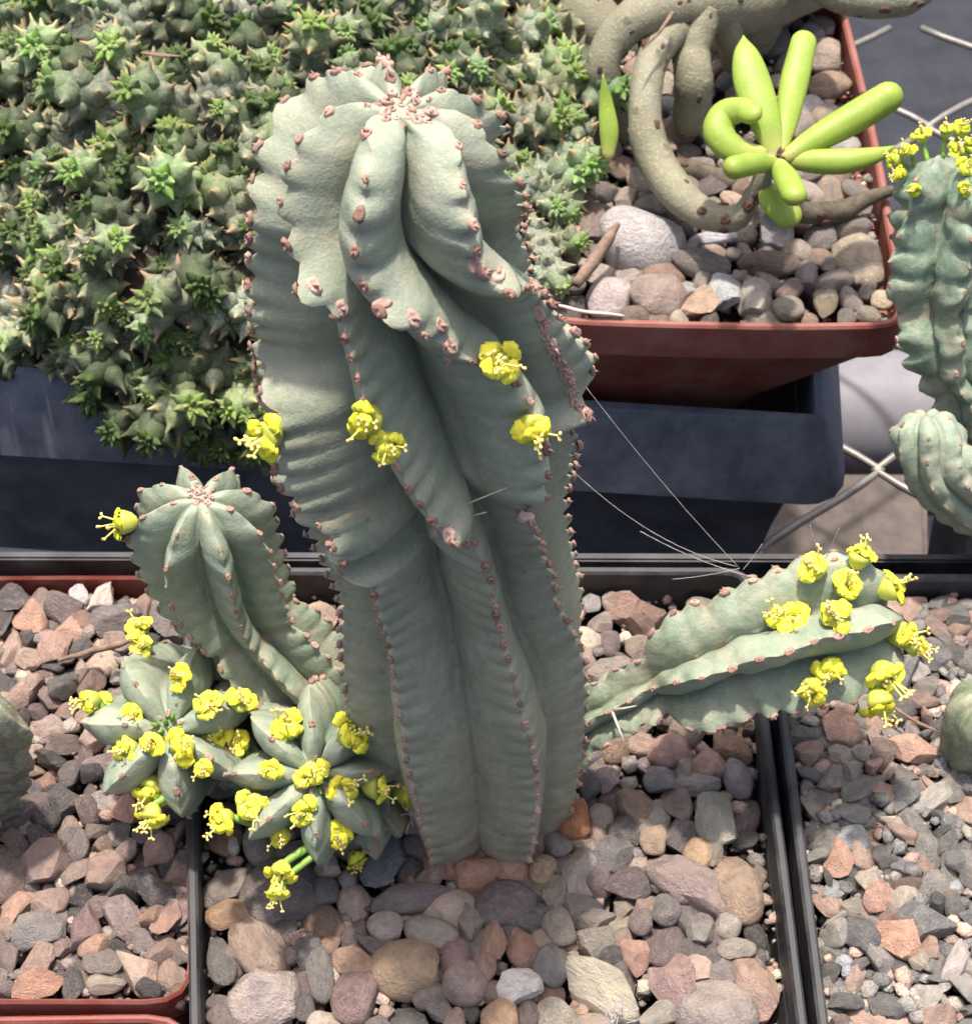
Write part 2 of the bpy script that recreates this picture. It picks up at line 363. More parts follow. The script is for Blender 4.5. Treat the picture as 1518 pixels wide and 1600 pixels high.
def ribbed(name, axis, rad, nrib, groove=0.62, crest_phi=None, twist=0.0, phase=0.0, ref=(1, 0, 0), tooth=0.75, tamp=0.10,
           dome=0.8, sub=22, ds=0.09, seed=0, bumps=(), power=(0.5, 0.5), lump=0.04, kinks=(), start_flat=True, furrow=0.05, dip=0.18, topd=0.0, fat_ribs=None):
    """Stem with ribs round a bent axis. rad = [(fraction of length, crest radius)]. Returns mesh, list of areole spots."""
    r = random.Random(seed)
    ax = crom(axis, 240); seg = np.linalg.norm(np.diff(ax, axis=0), axis=1); S = seg.sum(); cum = np.concatenate([[0], np.cumsum(seg)])
    def axis_at(s):
        s_ = np.clip(s, 0, S); p = np.stack([np.interp(s_, cum, ax[:, i]) for i in range(3)], -1)
        return p
    Tn = np.gradient(ax, axis=0); Tn /= np.linalg.norm(Tn, axis=1)[:, None]
    k = np.ones(25)/25
    Tn = np.stack([np.convolve(np.pad(Tn[:, i], 12, mode='edge'), k, 'valid') for i in range(3)], -1)
    rf = np.array([q[0] for q in rad])*S; rr = np.array([q[1] for q in rad])
    xs = np.linspace(0, S, 400); ry = np.interp(xs, rf, rr)
    kk = np.ones(13)/13; ry = np.convolve(np.pad(ry, 6, mode='edge'), kk, 'valid')
    R = lambda s: np.interp(s, xs, ry)
    Rend = float(R(S)); b = dome*Rend; sb = S-b
    nb = max(6, int(sb/ds)); nd = max(16, int(1.6*b/ds))
    rows = [(s, 0.0) for s in np.linspace(0, sb, nb, endpoint=False)] + [(sb, a) for a in np.linspace(0, math.pi/2, nd)]
    tl = np.array(sorted(set(list(0.5*(1-np.cos(np.pi*np.linspace(0, 1, sub+1)))) )))[:-1]
    # sample more finely near crest and groove
    tl = np.array([t if True else t for t in tl])
    nphi = nrib*len(tl)
    ph_t = [r.random() for _ in range(nrib)]
    ptooth = [tooth*r.uniform(0.9, 1.1) for _ in range(nrib)]
    wob = [r.uniform(0, 6.28) for _ in range(nrib)]
    verts = np.zeros((len(rows), nphi, 3)); cols = np.zeros((len(rows), nphi, 4)); spots = []
    lastn = [None]*nrib
    for i, (s0, a) in enumerate(rows):
        v = s0 + b*a*0.8                         # arc-length-like coordinate
        phis = [crest_phi(j, v) if crest_phi else phase + 2*math.pi*j/nrib + twist*v + 0.05*math.sin(v*0.9+wob[j]) for j in range(nrib)]
        phis.append(phis[0]+2*math.pi)
        sn = math.sin(a); cs = math.cos(a)
        e = max(0.0, (a-1.15)/(math.pi/2-1.15)); e = e*e*(3-2*e)
        sc = s0 + b*sn - dip*b*e; sg = s0 + b*(1-dip)*sn
        Rc0 = float(R(s0))*(cs**0.85); gq = groove(v/S) if callable(groove) else groove
        Rfull = float(R(s0))*cs
        row_phi, row_w, row_j, row_x, row_g = [], [], [], [], []
        for j in range(nrib):
            for t in tl:
                row_phi.append(phis[j]+t*(phis[j+1]-phis[j])); x = min(t, 1-t)*2
                row_x.append(x); row_j.append(j if t < 0.5 else (j+1) % nrib)
                row_g.append(1-(1-gq)*min(1.25, max(0.35, (phis[j+1]-phis[j])*nrib/(2*math.pi)))**0.8)
        row_phi = np.array(row_phi); x = np.array(row_x); jj = np.array(row_j)
        pw = power(v/S) if callable(power) else power
        rq = np.array([fat_ribs(v/S) if (fat_ribs and q in (2, 3)) else 0.0 for q in jj])
        wgt = (pw[0]*(1-rq)+0.15*rq)*(1-x)+(pw[1]*(1-rq)+0.85*rq)*np.sqrt(np.maximum(0, 1-x*x))
        vw = v+topd*v*v/S; tv = np.array([(vw/ptooth[q]+ph_t[q]) for q in jj]); tt = saw(tv); fr = np.array([0.5+0.5*noise.noise(Vector((float(np.floor(a0))*1.7, float(b0)*5.1, seed))) for a0, b0 in zip(tv, jj)])
        fade = min(1.0, max(0.0, cs*1.3)) * (min(1.0, v/(0.8*tooth)) if start_flat else 1)
        crestw = np.clip(1-x/0.30, 0, 1)**1.5
        Rg0 = Rfull*np.array(row_g); fq = furrow(v/S) if callable(furrow) else furrow; tq = tamp(v/S) if callable(tamp) else tamp
        Rr = Rg0 + (Rc0*(1+0.05*rq)-Rg0)*wgt + tq*fade*crestw*(tt-0.35) - fq*fade*np.clip(1.1-x, 0, 1)*(1-tt)**3*(0.55+0.9*fr)
        for (bphi, bv, bs_phi, bs_v, amp) in bumps:
            dphi = (row_phi-bphi+math.pi) % (2*math.pi)-math.pi
            dv = (v-bv)/(bs_v*(0.7 if v < bv else 1.15)); Rr = Rr + amp*np.exp(-(dphi/bs_phi)**2-dv*dv)
        for (kv, ks, amp) in kinks: Rr = Rr - amp*math.exp(-((v-kv)/ks)**2)*(0.5+0.5*wgt)
        ss = sg+(sc-sg)*wgt
        base = axis_at(ss); idx = np.clip(ss/S*239, 0, 239)
        T = np.stack([np.interp(idx, np.arange(240), Tn[:, q]) for q in range(3)], -1); T /= np.linalg.norm(T, axis=1)[:, None]
        over = np.maximum(0, ss-S); base = base + T*over[:, None]
        rv = np.array(ref, float); e1 = rv - T*(T@rv)[:, None]; e1 /= np.linalg.norm(e1, axis=1)[:, None]; e2 = np.cross(T, e1)
        pos = base + Rr[:, None]*(np.cos(row_phi)[:, None]*e1+np.sin(row_phi)[:, None]*e2)
        verts[i] = pos
        cols[i, :, 0] = 1-x; cols[i, :, 1] = np.clip(1-v/(S*0.97), 0, 1)
        cols[i, :, 2] = np.clip(1-x/0.35, 0, 1)*np.clip(tt*1.4-0.6, 0, 1)*np.clip(v/S*1.6-0.7, 0, 1); cols[i, :, 3] = 1-max([0.0]+[math.exp(-((v-kv)/0.16)**2) for (kv, ks, amp) in kinks])
        for j in range(nrib):
            q = vw/ptooth[j]+ph_t[j]; n_ = math.floor(q+0.36)
            if lastn[j] is not None and n_ != lastn[j] and a < 1.45 and v > 0.35*tooth:
                spots.append((i, j*len(tl), v))
            lastn[j] = n_
    N = len(rows)
    vs = verts.reshape(-1, 3)
    for q in range(len(vs)):
        p = Vector(vs[q]); 
        vs[q] += lump*np.array(noise.noise_vector(p*0.9+Vector((seed, 0, 0)))) + lump*0.35*np.array(noise.noise_vector(p*3.1))
    fs = []
    for i in range(N-2):
        for j in range(nphi):
            a_, b_ = i*nphi+j, i*nphi+(j+1) % nphi; fs.append((a_, b_, b_+nphi, a_+nphi))
    top = len(vs); vs = np.vstack([vs, vs[(N-1)*nphi:(N)*nphi].mean(0)[None]])
    c = cols.reshape(-1, 4); c = np.vstack([c, [[0, 0, 0, 1]]])
    for j in range(nphi): fs.append(((N-2)*nphi+j, (N-2)*nphi+(j+1) % nphi, top))
    fs.append(tuple(range(nphi))[::-1])
    me = mesh(name, vs, fs); set_attr(me, 'tint', c)
    out = []
    V = vs[:-1].reshape(N, nphi, 3)
    for (i, j, v) in spots:
        p = V[i, j]; i0, i1 = max(0, i-3), min(N-2, i+3)
        tan = V[i1, j]-V[i0, j]; side = V[i, (j+3) % nphi]-V[i, (j-3) % nphi]
        nn = np.cross(side, tan); nn /= np.linalg.norm(nn)+1e-9; tan /= np.linalg.norm(tan)+1e-9
        out.append((Vector(p), Vector(nn), Vector(tan), v/S))
    return me, out

def frame_mat(p, n, t, s):
    n = n.normalized(); t = (t-n*t.dot(n)).normalized(); b = t.cross(n)
    m = Matrix((b, t, n)).transposed().to_4x4()
    return Matrix.Translation(p) @ m @ Matrix.Diagonal((s, s, s, 1))
def put_inst(name, me, parent, mat4):
    o = bpy.data.objects.new(name, me); COL.objects.link(o); o.parent = parent
    o.matrix_local = Matrix.Translation(-org(parent)) @ mat4
    return o
def areoles(parent, spots, size, seed=0, back=True, kinds=(0, 0, 1, 2, 3, 4)):
    r = random.Random(seed)
    for (p, n, t, f) in spots:
        if not back and (CAM-p).dot(n) < -0.45*(CAM-p).length: continue
        k = r.choice(kinds); s = size*r.uniform(0.65, 1.2)*(1.0 if f > 0.45 else 0.85)
        g = r.uniform(0.55, 1.0); o = put_inst('areole', AREOLE[k], parent, frame_mat(p-n*0.02, n+Vector((r.uniform(-.3, .3), r.uniform(-.3, .3), r.uniform(-.1, .3))), t, s)); o.color = (g, g*(0.90 if f > 0.5 else 0.98), g*(0.86 if f > 0.5 else 0.98), 1)

# ------------------------------------------------------------------ flowers (small cups ringed by rounded yellow lobes, with stamens)
def cup_mesh():
    n = 14; prof = [(0.10, 0.0), (0.19, 0.10), (0.24, 0.24), (0.25, 0.33), (0.17, 0.36), (0.0, 0.33)]
    vs, fs = [], []
    for rr, z in prof[:-1]:
        for j in range(n):
            a = 2*math.pi*j/n; q = rr*(1+0.05*math.cos(5*a)); vs.append((q*math.cos(a), q*math.sin(a), z))
    vs.append((0, 0, 0.33))
    for i in range(len(prof)-2):
        for j in range(n): a, b = i*n+j, i*n+(j+1) % n; fs.append((a, b, b+n, a+n))
    i = len(prof)-2
    for j in range(n): fs.append((i*n+j, i*n+(j+1) % n, len(vs)-1))
    me = mesh('flower_cup', vs, fs); me.materials.append(M['cup']); return me
def petal_mesh(k):
    r = random.Random(50+k); nu, nv = 7, 9; vs, fs = [], []
    th = 0.045
    for side in (1, -1):
        for i in range(nu):
            u = i/(nu-1)
            for j in range(nv):
                q = j/(nv-1)*2-1
                wd = 0.215*math.sqrt(max(0.0, 1-(1.65*u-0.75)**2/1.0))*0.95+0.02
                notch = 0.035*max(0, 1-abs(q)*3)*u
                rad_ = 0.12+0.26*u-notch-0.07*u*q*q
                z = 0.34+0.07*math.sin(u*2.3)-0.05*u*u+0.03*r.uniform(-1, 1)-0.05*q*q*u
                edge = (1-abs(q)**3)*(1-(2*u-1)**4)
                vs.append((rad_, q*wd, z+side*th*edge*0.8))
    o = nu*nv
    for i in range(nu-1):
        for j in range(nv-1):
            a = i*nv+j; fs.append((a, a+nv, a+nv+1, a+1)); fs.append((o+a, o+a+1, o+a+nv+1, o+a+nv))
    me = mesh('petal', vs, fs)
    bm = bmesh.new(); bm.from_mesh(me); bmesh.ops.remove_doubles(bm, verts=bm.verts, dist=0.002); bm.to_mesh(me); bm.free()
    me.polygons.foreach_set('use_smooth', [True]*len(me.polygons)); me.materials.append(M['yellow']); return me
def stamen_mesh(k):
    r = random.Random(90+k); mb = MB()
    for q in range((3, 6, 4, 8)[k]):
        a = r.uniform(0, 6.28); sp = r.uniform(0.05, 0.6); L = r.uniform(0.18, 0.5)*(1.0 if q < 3 else 0.6)
        d = np.array((math.cos(a)*sp, math.sin(a)*sp, 1.0)); d /= np.linalg.norm(d)
        p0 = np.array((0.05*math.cos(a), 0.05*math.sin(a), 0.33)); bend = np.array((r.uniform(-.1, .1), r.uniform(-.1, .1), 0))
        pth = np.array([p0, p0+d*L*0.5+bend*0.5, p0+d*L+bend]); v, f = tube_data(pth, (0.022, 0.019, 0.016), 6)
        mb.add(v, f, (0, 0, 0, 1))
        sd = np.cross(d, (0.3, 0.5, 0.8)); sd /= np.linalg.norm(sd)
        for sgn in (-1, 1):                     # forked anther
            e0 = pth[-1]; e1 = e0+sd*sgn*0.055+d*0.04
            v, f = tube_data(np.array([e0, (e0+e1)/2, e1, e1+sd*sgn*0.03]), (0.016, 0.022, 0.034, 0.012), 6); mb.add(v, f, (1, 0, 0, 1))
    for q in range(9):                          # short crowded centre
        a = r.uniform(0, 6.28); rr = r.uniform(0, 0.13)
        p = np.array((rr*math.cos(a), rr*math.sin(a), 0.34)); 
        v, f = tube_data(np.array([p, p+(0, 0, .08), p+(0, 0, .13)]), (0.03, 0.04, 0.012), 5); mb.add(v, f, (r.random()*0.6, 0, 0, 1))
    me = mb.build('stamens'); me.materials.append(M['stamen']); return me
CUP = cup_mesh(); PETAL = [petal_mesh(k) for k in range(3)]; STAM = [stamen_mesh(k) for k in range(4)]
def flower(parent, pos, direction, size, tint=(1, 1, 1), stem_from=None, seed=None):
    r = random.Random(seed if seed is not None else hash((round(pos.x, 3), round(pos.y, 3))))
    d = Vector(direction).normalized(); t = Vector((r.uniform(-1, 1), r.uniform(-1, 1), r.uniform(-1, 1)))
    o = put_inst('flower', CUP, parent, frame_mat(pos, d, t, size))
    k0 = r.randrange(3)
    for q in range(5):
        c = bpy.data.objects.new('petal', PETAL[(k0+q) % 3]); COL.objects.link(c); c.parent = o
        c.rotation_euler = (r.uniform(-.25, .25), r.uniform(-.5, .2), 2*math.pi*q/5+r.uniform(-.15, .15)); c.scale = (r.uniform(0.85, 1.12), r.uniform(0.75, 1.05), r.uniform(0.9, 1.15))
        g = r.uniform(0.92, 1.05); c.color = (tint[0]*g, tint[1]*g, tint[2]*g, 1)
    c = bpy.data.objects.new('stamens', STAM[r.randrange(4)]); COL.objects.link(c); c.parent = o; c.rotation_euler = (0, 0, r.uniform(0, 6.28))
    return o
def flowers(parent, bvh, lst, default_front=0.6, tint=(1, 1, 1), seed=0):
    """lst of (px, py, diameter px, image dx, image dy, front): placed where that line of sight meets (or passes nearest) the stem"""
    r = random.Random(seed)
    for (px, py, dia, dx, dy, fr) in lst:
        d = ray(px, py).normalized(); h = bvh.ray_cast(CAM, d)
        if h[0] is None:
            best = None
            for t in np.linspace(20, 42, 90):
                q = CAM+d*t; nn = bvh.find_nearest(q)
                if nn[0] is not None and (best is None or nn[3] < best[0]): best = (nn[3], q)
            pos = best[1]
        else: pos = h[0]
        nd = (RIGHT*dx - UP*dy - FWD*fr).normalized()
        s = dia/ppc(pos)/0.60*r.uniform(0.85, 1.12)
        q_ = r.uniform(0.88, 1.0) if r.random() < 0.8 else r.uniform(0.7, 0.85); ft = (tint[0]*q_*r.uniform(0.9, 1.0), tint[1]*q_, tint[2]*q_*r.uniform(0.6, 1.0))
        base = pos-d*0.12*s-nd*0.18*s
        o = flower(parent, base, nd, s, ft, seed=r.randrange(10**6))
        near = bvh.find_nearest(base)
        if near[0] is not None and near[3] > 0.10:      # a short green stalk back to the stem
            a_, b_ = near[0]-near[1]*0.08, base+nd*0.06*s; md = (a_+b_)/2+near[1]*0.08
            v_, f_ = tube_data(crom([tuple(a_), tuple(md), tuple(b_)], 8), np.linspace(0.075, 0.06, 8)*min(1.2, s*1.3), 8)
            put('flower_stalk', mesh('flower_stalk', v_, f_), M['leaflet'], parent)

def bvh_of(me, offset):
    return BVHTree.FromPolygons([v.co+offset for v in me.vertices], [tuple(p.vertices) for p in me.polygons])

# ------------------------------------------------------------------ the setting: bench, ground below it
def sheet(name, x0, x1, y0, y1, z, n=2):
    vs = [(x0+(x1-x0)*i/n, y0+(y1-y0)*j/n, z) for j in range(n+1) for i in range(n+1)]
    fs = [(j*(n+1)+i, j*(n+1)+i+1, (j+1)*(n+1)+i+1, (j+1)*(n+1)+i) for j in range(n) for i in range(n)]
    return mesh(name, vs, fs)
GZ = -22.0; BENCH = -10.0
tag(put('ground', sheet('ground', -4000, 4000, -4000, 4000, GZ), M['ground']), kind='structure')

# ------------------------------------------------------------------ pots
def rounded_quad(c, r, n=5, bulge=0.0):
    """c: 4 corners (x,y) ccw; returns the outline with rounded corners"""
    out = []
    c = [np.array(q[:2], float) for q in c]; k = len(c)
    for i in range(k):
        p, a, b = c[i], c[i-1], c[(i+1) % k]
        da = (a-p)/np.linalg.norm(a-p); db = (b-p)/np.linalg.norm(b-p)
        s, e = p+da*r, p+db*r
        for t in np.linspace(0, 1, n): out.append((1-t)**2*s+2*t*(1-t)*p+t*t*e)
        m_ = 9                                   # points along the side, so that it can bow a little
        e2 = p+db*r; s2 = b-db*r; nrm = np.array((db[1], -db[0]))
        for t in np.linspace(0, 1, m_+2)[1:-1]: out.append(e2+(s2-e2)*t+nrm*bulge*math.sin(math.pi*t))
    return np.array(out)
def pot(name, corners, ztop, height, mat, label, cat='pot', rim=0.25, lip=0.9, taper=0.84, collar=0.12, rc=0.6, bulge=0.05, group=None, waves=0.02, seed=0, flare=0.0, shift=(0, 0)):
    """square pot: outer collar, tapering body, rim of some thickness, inside walls and floor; corners are the outer rim"""
    o = rounded_quad(corners, rc, bulge=bulge); n = len(o); ctr = o.mean(0); r = random.Random(seed)
    wv = np.array([waves*math.sin(i*0.9+seed)*r.uniform(0.3, 1) for i in range(n)])
    def inset(d):
        nx = np.roll(o, -1, 0)-np.roll(o, 1, 0); nx /= np.linalg.norm(nx, axis=1)[:, None]
        return o - np.stack([nx[:, 1], -nx[:, 0]], 1)*d
    def sc(q, k): return ctr+(q-ctr)*k+np.array(shift)*(1-k)/(1-taper)
    zb = ztop-height
    rings = [(sc(inset(collar), taper), zb), (sc(inset(collar), 1-(1-taper)*lip/height), ztop-lip-0.02), (inset(-flare), ztop-lip), (inset(0.0), ztop-0.06),
             (inset(0.05), ztop), (inset(rim-0.05), ztop), (inset(rim), ztop-0.06), (inset(rim), ztop-lip), (sc(inset(rim+collar), taper), zb+0.25)]
    vs, fs = [], []
    for q, z in rings:
        top = 1.0 if z > ztop-0.2 else 0.0
        vs += [(q[i][0], q[i][1], z+wv[i]*top) for i in range(n)]
    for k in range(len(rings)-1):
        for i in range(n): a, b = k*n+i, k*n+(i+1) % n; fs.append((a, b, b+n, a+n))
    fs.append(tuple(range(n))[::-1]); fs.append(tuple(range((len(rings)-1)*n, len(rings)*n)))
    me = mesh(name, vs, fs)
    me.set_sharp_from_angle(angle=math.radians(28))
    ob = put(name, me, mat); tag(ob, label, cat, group)
    return ob, inset(rim+0.02)

def q4(a, b, c, d, z): return [P(*a, z), P(*b, z), P(*c, z), P(*d, z)]
main_c = q4((298, 1745), (1280, 1745), (1172, 884), (284, 884), 0)
left_c = q4((-520, 1568), (303, 1568), (294, 897), (-450, 897), -0.35)
front_c = [left_c[0]+Vector((0.05, -9.9, 0)), left_c[1]+Vector((0.1, -9.9, 0)), Vector((left_c[1].x+0.05, left_c[1].y-0.12, 0)), Vector((left_c[0].x, left_c[0].y-0.12, 0))]
front_c = [Vector((v.x, v.y, -0.5)) for v in front_c]
right_c = q4((1290, 1700), (2240, 1700), (2020, 895), (1189, 895), 0)
_, main_in = pot('plant_pot', main_c, 0, 9.5, M['black'], 'large black square plastic pot holding the tall flowering cactus-like plant', rim=0.2, bulge=0.0, seed=1)
_, left_in = pot('plant_pot', left_c, -0.35, 8.5, M['orange'], 'terracotta coloured square plastic pot of crushed stone beside the tall plant', rim=0.1, rc=0.9, bulge=-0.02, seed=2)
_, front_in = pot('plant_pot', front_c, -0.5, 8.5, M['orange'], 'terracotta coloured pot showing only its back rim in the bottom corner', rim=0.16, rc=0.9, bulge=-0.04, seed=3)
_, right_in = pot('plant_pot', right_c, 0.0, 9.5, M['black'], 'black square plastic pot filled with sharp pink and slate chippings', rim=0.2, bulge=0.0, seed=4)
# carrying tray round the front pots: only the back wall and its lip show
def tray():
    a, b = P(-260, 872, -0.1), P(1900, 878, -0.1)
    y0 = a.y; mb = MB(); L, R_ = a.x-8, b.x+8
    v, f = box_data(L, R_, 0, 0.22, -9.7, -0.1); mb.add([(x, y+a.y+(b.y-a.y)*(x-a.x)/(b.x-a.x), z) for x, y, z in v], f)
    v, f = box_data(L, L+0.3, -16, -0.01, -9.7, -0.1); mb.add([(x, y+a.y, z) for x, y, z in v], f)
    v, f = box_data(R_-0.3, R_, -16, -0.01, -9.7, -0.1); mb.add([(x, y+b.y, z) for x, y, z in v], f)
    v, f = box_data(L, R_, -16.3, 0.0, -9.98, -9.72); mb.add([(x, y+min(a.y, b.y), z) for x, y, z in v], f)
    me = mb.build('carry_tray', False); bm = bmesh.new(); bm.from_mesh(me); bmesh.ops.bevel(bm, geom=bm.edges[:], offset=0.05, segments=2, affect='EDGES'); bm.to_mesh(me); bm.free()
    tag(put('carry_tray', me, M['black']), 'black plastic tray wall running behind the front row of pots', 'tray')
tray()
# long trough behind, with a flat collar, holding the cushion plant and the terracotta pot
TZ = -1.5
tl_, tr_ = P(0, 583, TZ), P(1290, 660, TZ)
dirx = (tr_-tl_).normalized(); diry = Vector((-dirx.y, dirx.x, 0))
t0 = tl_ - dirx*4.0
trough_c = [t0, tr_, tr_+diry*15.0, t0+diry*15.0]
TR_, trough_in = pot('planter_trough', trough_c, TZ, 8.3, M['trough'], 'long dark slate coloured plastic trough with a flat collar behind the pots', 'planter', rim=0.3, lip=2.2, taper=0.92, collar=0.15, rc=0.25, bulge=0.0, seed=5, flare=0.8)
tc_ = np.array([(v.x, v.y) for v in trough_c]); tm_ = tc_.mean(0); tc_ = tm_+(tc_-tm_)*np.array((0.965, 0.93))
put('soil', mesh('soil', [(a, b, -3.62) for a, b in tc_], [(0, 1, 2, 3)]), M['soil'], TR_)
# terracotta pot standing in the trough
OZ = 2.0
oc = q4((770, 498), (1424, 512), (1318, -10), (640, -10), OZ)
oc[3] = oc[0] + (oc[2]-oc[1]); 
_, orange_in = pot('plant_pot', oc, OZ, 5.6, M['orange'], 'terracotta coloured square pot of river stones standing in the dark trough', rim=0.2, lip=1.0, taper=0.50, rc=0.9, bulge=0.12, seed=6, shift=(-1.3, -1.2))

# wire bench mesh, pipe, slab on the ground behind at the right
def bench():
    root = empty('wire_mesh', (0, 27, BENCH), 'grey chain link wire mesh bench top showing beside the dark trough', 'wire mesh')
    pit = 3.1
    for i in range(-9, 12):
        for sgn in (1,):
            pts = []
            for k in range(0, 15):
                y = 12+k*pit; x = i*pit*1.25 + (0.5*pit*1.25+0.1 if (k+i) % 2 else -0.5*pit*1.25-0.1) + pit*0.62
                z = BENCH + (0.10 if k % 2 else -0.10)*0
                pts.append((x, y, BENCH-0.12))
            path = []
            for a, b in zip(pts[:-1], pts[1:]):
                for t in np.linspace(0, 1, 7)[:-1]: path.append(np.array(a)*(1-t)+np.array(b)*t+np.array((0, 0, 0.08*math.sin(t*6.28))))
            v, f = tube_data(path, [0.13]*len(path), 7); put('wire', mesh('wire', v, f), M['wire'], root)
bench()
def pipe_obj():
    a, b = P(1180, 655, GZ+2.4), P(1620, 640, GZ+2.4); n = 24; d = (b-a).normalized()
    path = [a+(b-a)*t for t in np.linspace(-0.4, 1.3, 12)]; v, f = tube_data(path, [2.4]*12, n)
    tag(put('drain_pipe', mesh('drain_pipe', v, f), M['pipe']), 'pale grey pipe lying on the ground behind the dark trough', 'pipe')
pipe_obj()
def slab_obj():
    c = [P(1060, 890, GZ+3), P(1452, 890, GZ+3), P(1448, 735, GZ+3), P(1110, 735, GZ+3)]
    vs = [tuple(v) for v in c]+[(v.x, v.y, GZ) for v in c]
    me = mesh('stone_slab', vs, [(0, 1, 2, 3), (4, 7, 6, 5), (0, 4, 5, 1), (1, 5, 6, 2), (2, 6, 7, 3), (3, 7, 4, 0)], False)
    bm = bmesh.new(); bm.from_mesh(me); bmesh.ops.bevel(bm, geom=bm.edges[:], offset=0.25, segments=3, affect='EDGES'); bm.to_mesh(me); bm.free()
    tag(put('stone_slab', me, M['slab']), 'flat grey brown slab on the ground under the wire mesh', 'slab')
slab_obj()

# ------------------------------------------------------------------ gravel
def stone_mesh(k, angular, sub=3):
    r = random.Random(k*13+(5000 if angular else 0)); bm = bmesh.new(); bmesh.ops.create_icosphere(bm, subdivisions=sub, radius=1.0)
    V = np.array([v.co for v in bm.verts])
    cuts = r.randint(9, 14) if angular else r.randint(4, 8)
    for _ in range(cuts):
        n = np.array([r.gauss(0, 1) for _ in range(3)]); n /= np.linalg.norm(n)
        d = r.uniform(0.50, 0.80) if angular else r.uniform(0.68, 0.92)
        e = V@n-d; V = V-np.maximum(0, e)[:, None]*n*(1.0 if angular else 0.88)
    off = Vector((k*7.3, 0, 0))
    for i, v in enumerate(bm.verts):
        p = Vector(V[i]); a = 0.05 if angular else 0.06
        v.co = p*(1+a*noise.noise(p*1.6+off)+0.035*noise.noise(p*4.5+off)*(1.6 if angular else 1))
    # normalise to a unit box
    V = np.array([v.co for v in bm.verts]); ext = (V.max(0)-V.min(0))/2; cc = (V.max(0)+V.min(0))/2
    for v in bm.verts: v.co = Vector(((v.co.x-cc[0])/ext[0], (v.co.y-cc[1])/ext[1], (v.co.z-cc[2])/ext[2]))
    me = bpy.data.meshes.new('stone'); bm.to_mesh(me); bm.free()
    me.polygons.foreach_set('use_smooth', [True]*len(me.polygons)); me.materials.append(M['stone'])
    if angular: me.set_sharp_from_angle(angle=math.radians(24))
    return me
ROUND = [stone_mesh(k, False) for k in range(14)]; SHARP = [stone_mesh(k, True) for k in range(16)]
PAL = {
 'river': [((132,120,118),4), ((118,110,114),4), ((146,128,116),3), ((152,124,112),3), ((104,98,100),3), ((150,116,92),1.5), ((150,146,138),2), ((164,138,128),2), ((122,104,108),3), ((172,158,142),1), ((88,86,90),2.5)],
 'crush': [((138,118,114),4), ((150,122,112),4), ((112,104,106),4), ((164,136,122),3), ((92,88,92),4), ((126,108,110),4), ((146,138,132),2), ((172,128,108),1.5), ((78,76,80),3)],
 'chips': [((112,114,118),5), ((130,130,130),4), ((172,138,124),4.0), ((188,154,140),2.5), ((98,100,104),4), ((146,144,142),3), ((160,150,138),1.5), ((122,132,142),1), ((140,116,110),2)],
 'pale': [((140,132,128),4), ((124,118,116),3), ((152,144,132),3), ((158,136,122),2), ((100,94,94),2), ((160,164,170),1.5), ((140,112,98),1.5), ((112,94,88),1.5)],
}
def pick(pal, r):
    c = r.choices([q[0] for q in PAL[pal]], [q[1] for q in PAL[pal]])[0]; g = r.uniform(0.86, 1.14)
    return tone(lin(tuple(min(255, v*g) for v in c)))
def tone(c, k=1.5, sat=0.62):
    y = 0.3*c[0]+0.55*c[1]+0.15*c[2]; return tuple(k*h*(y+(v-y)*sat) for v, h in zip(c, (1.04, 1.0, 0.93)))
def inside(poly, x, y):
    n = len(poly); c = np.zeros(np.shape(x), bool); j = n-1
    for i in range(n):
        xi, yi = poly[i]; xj, yj = poly[j]
        c ^= ((yi > y) != (yj > y)) & (x < (xj-xi)*(y-yi)/(yj-yi+1e-12)+xi); j = i
    return c
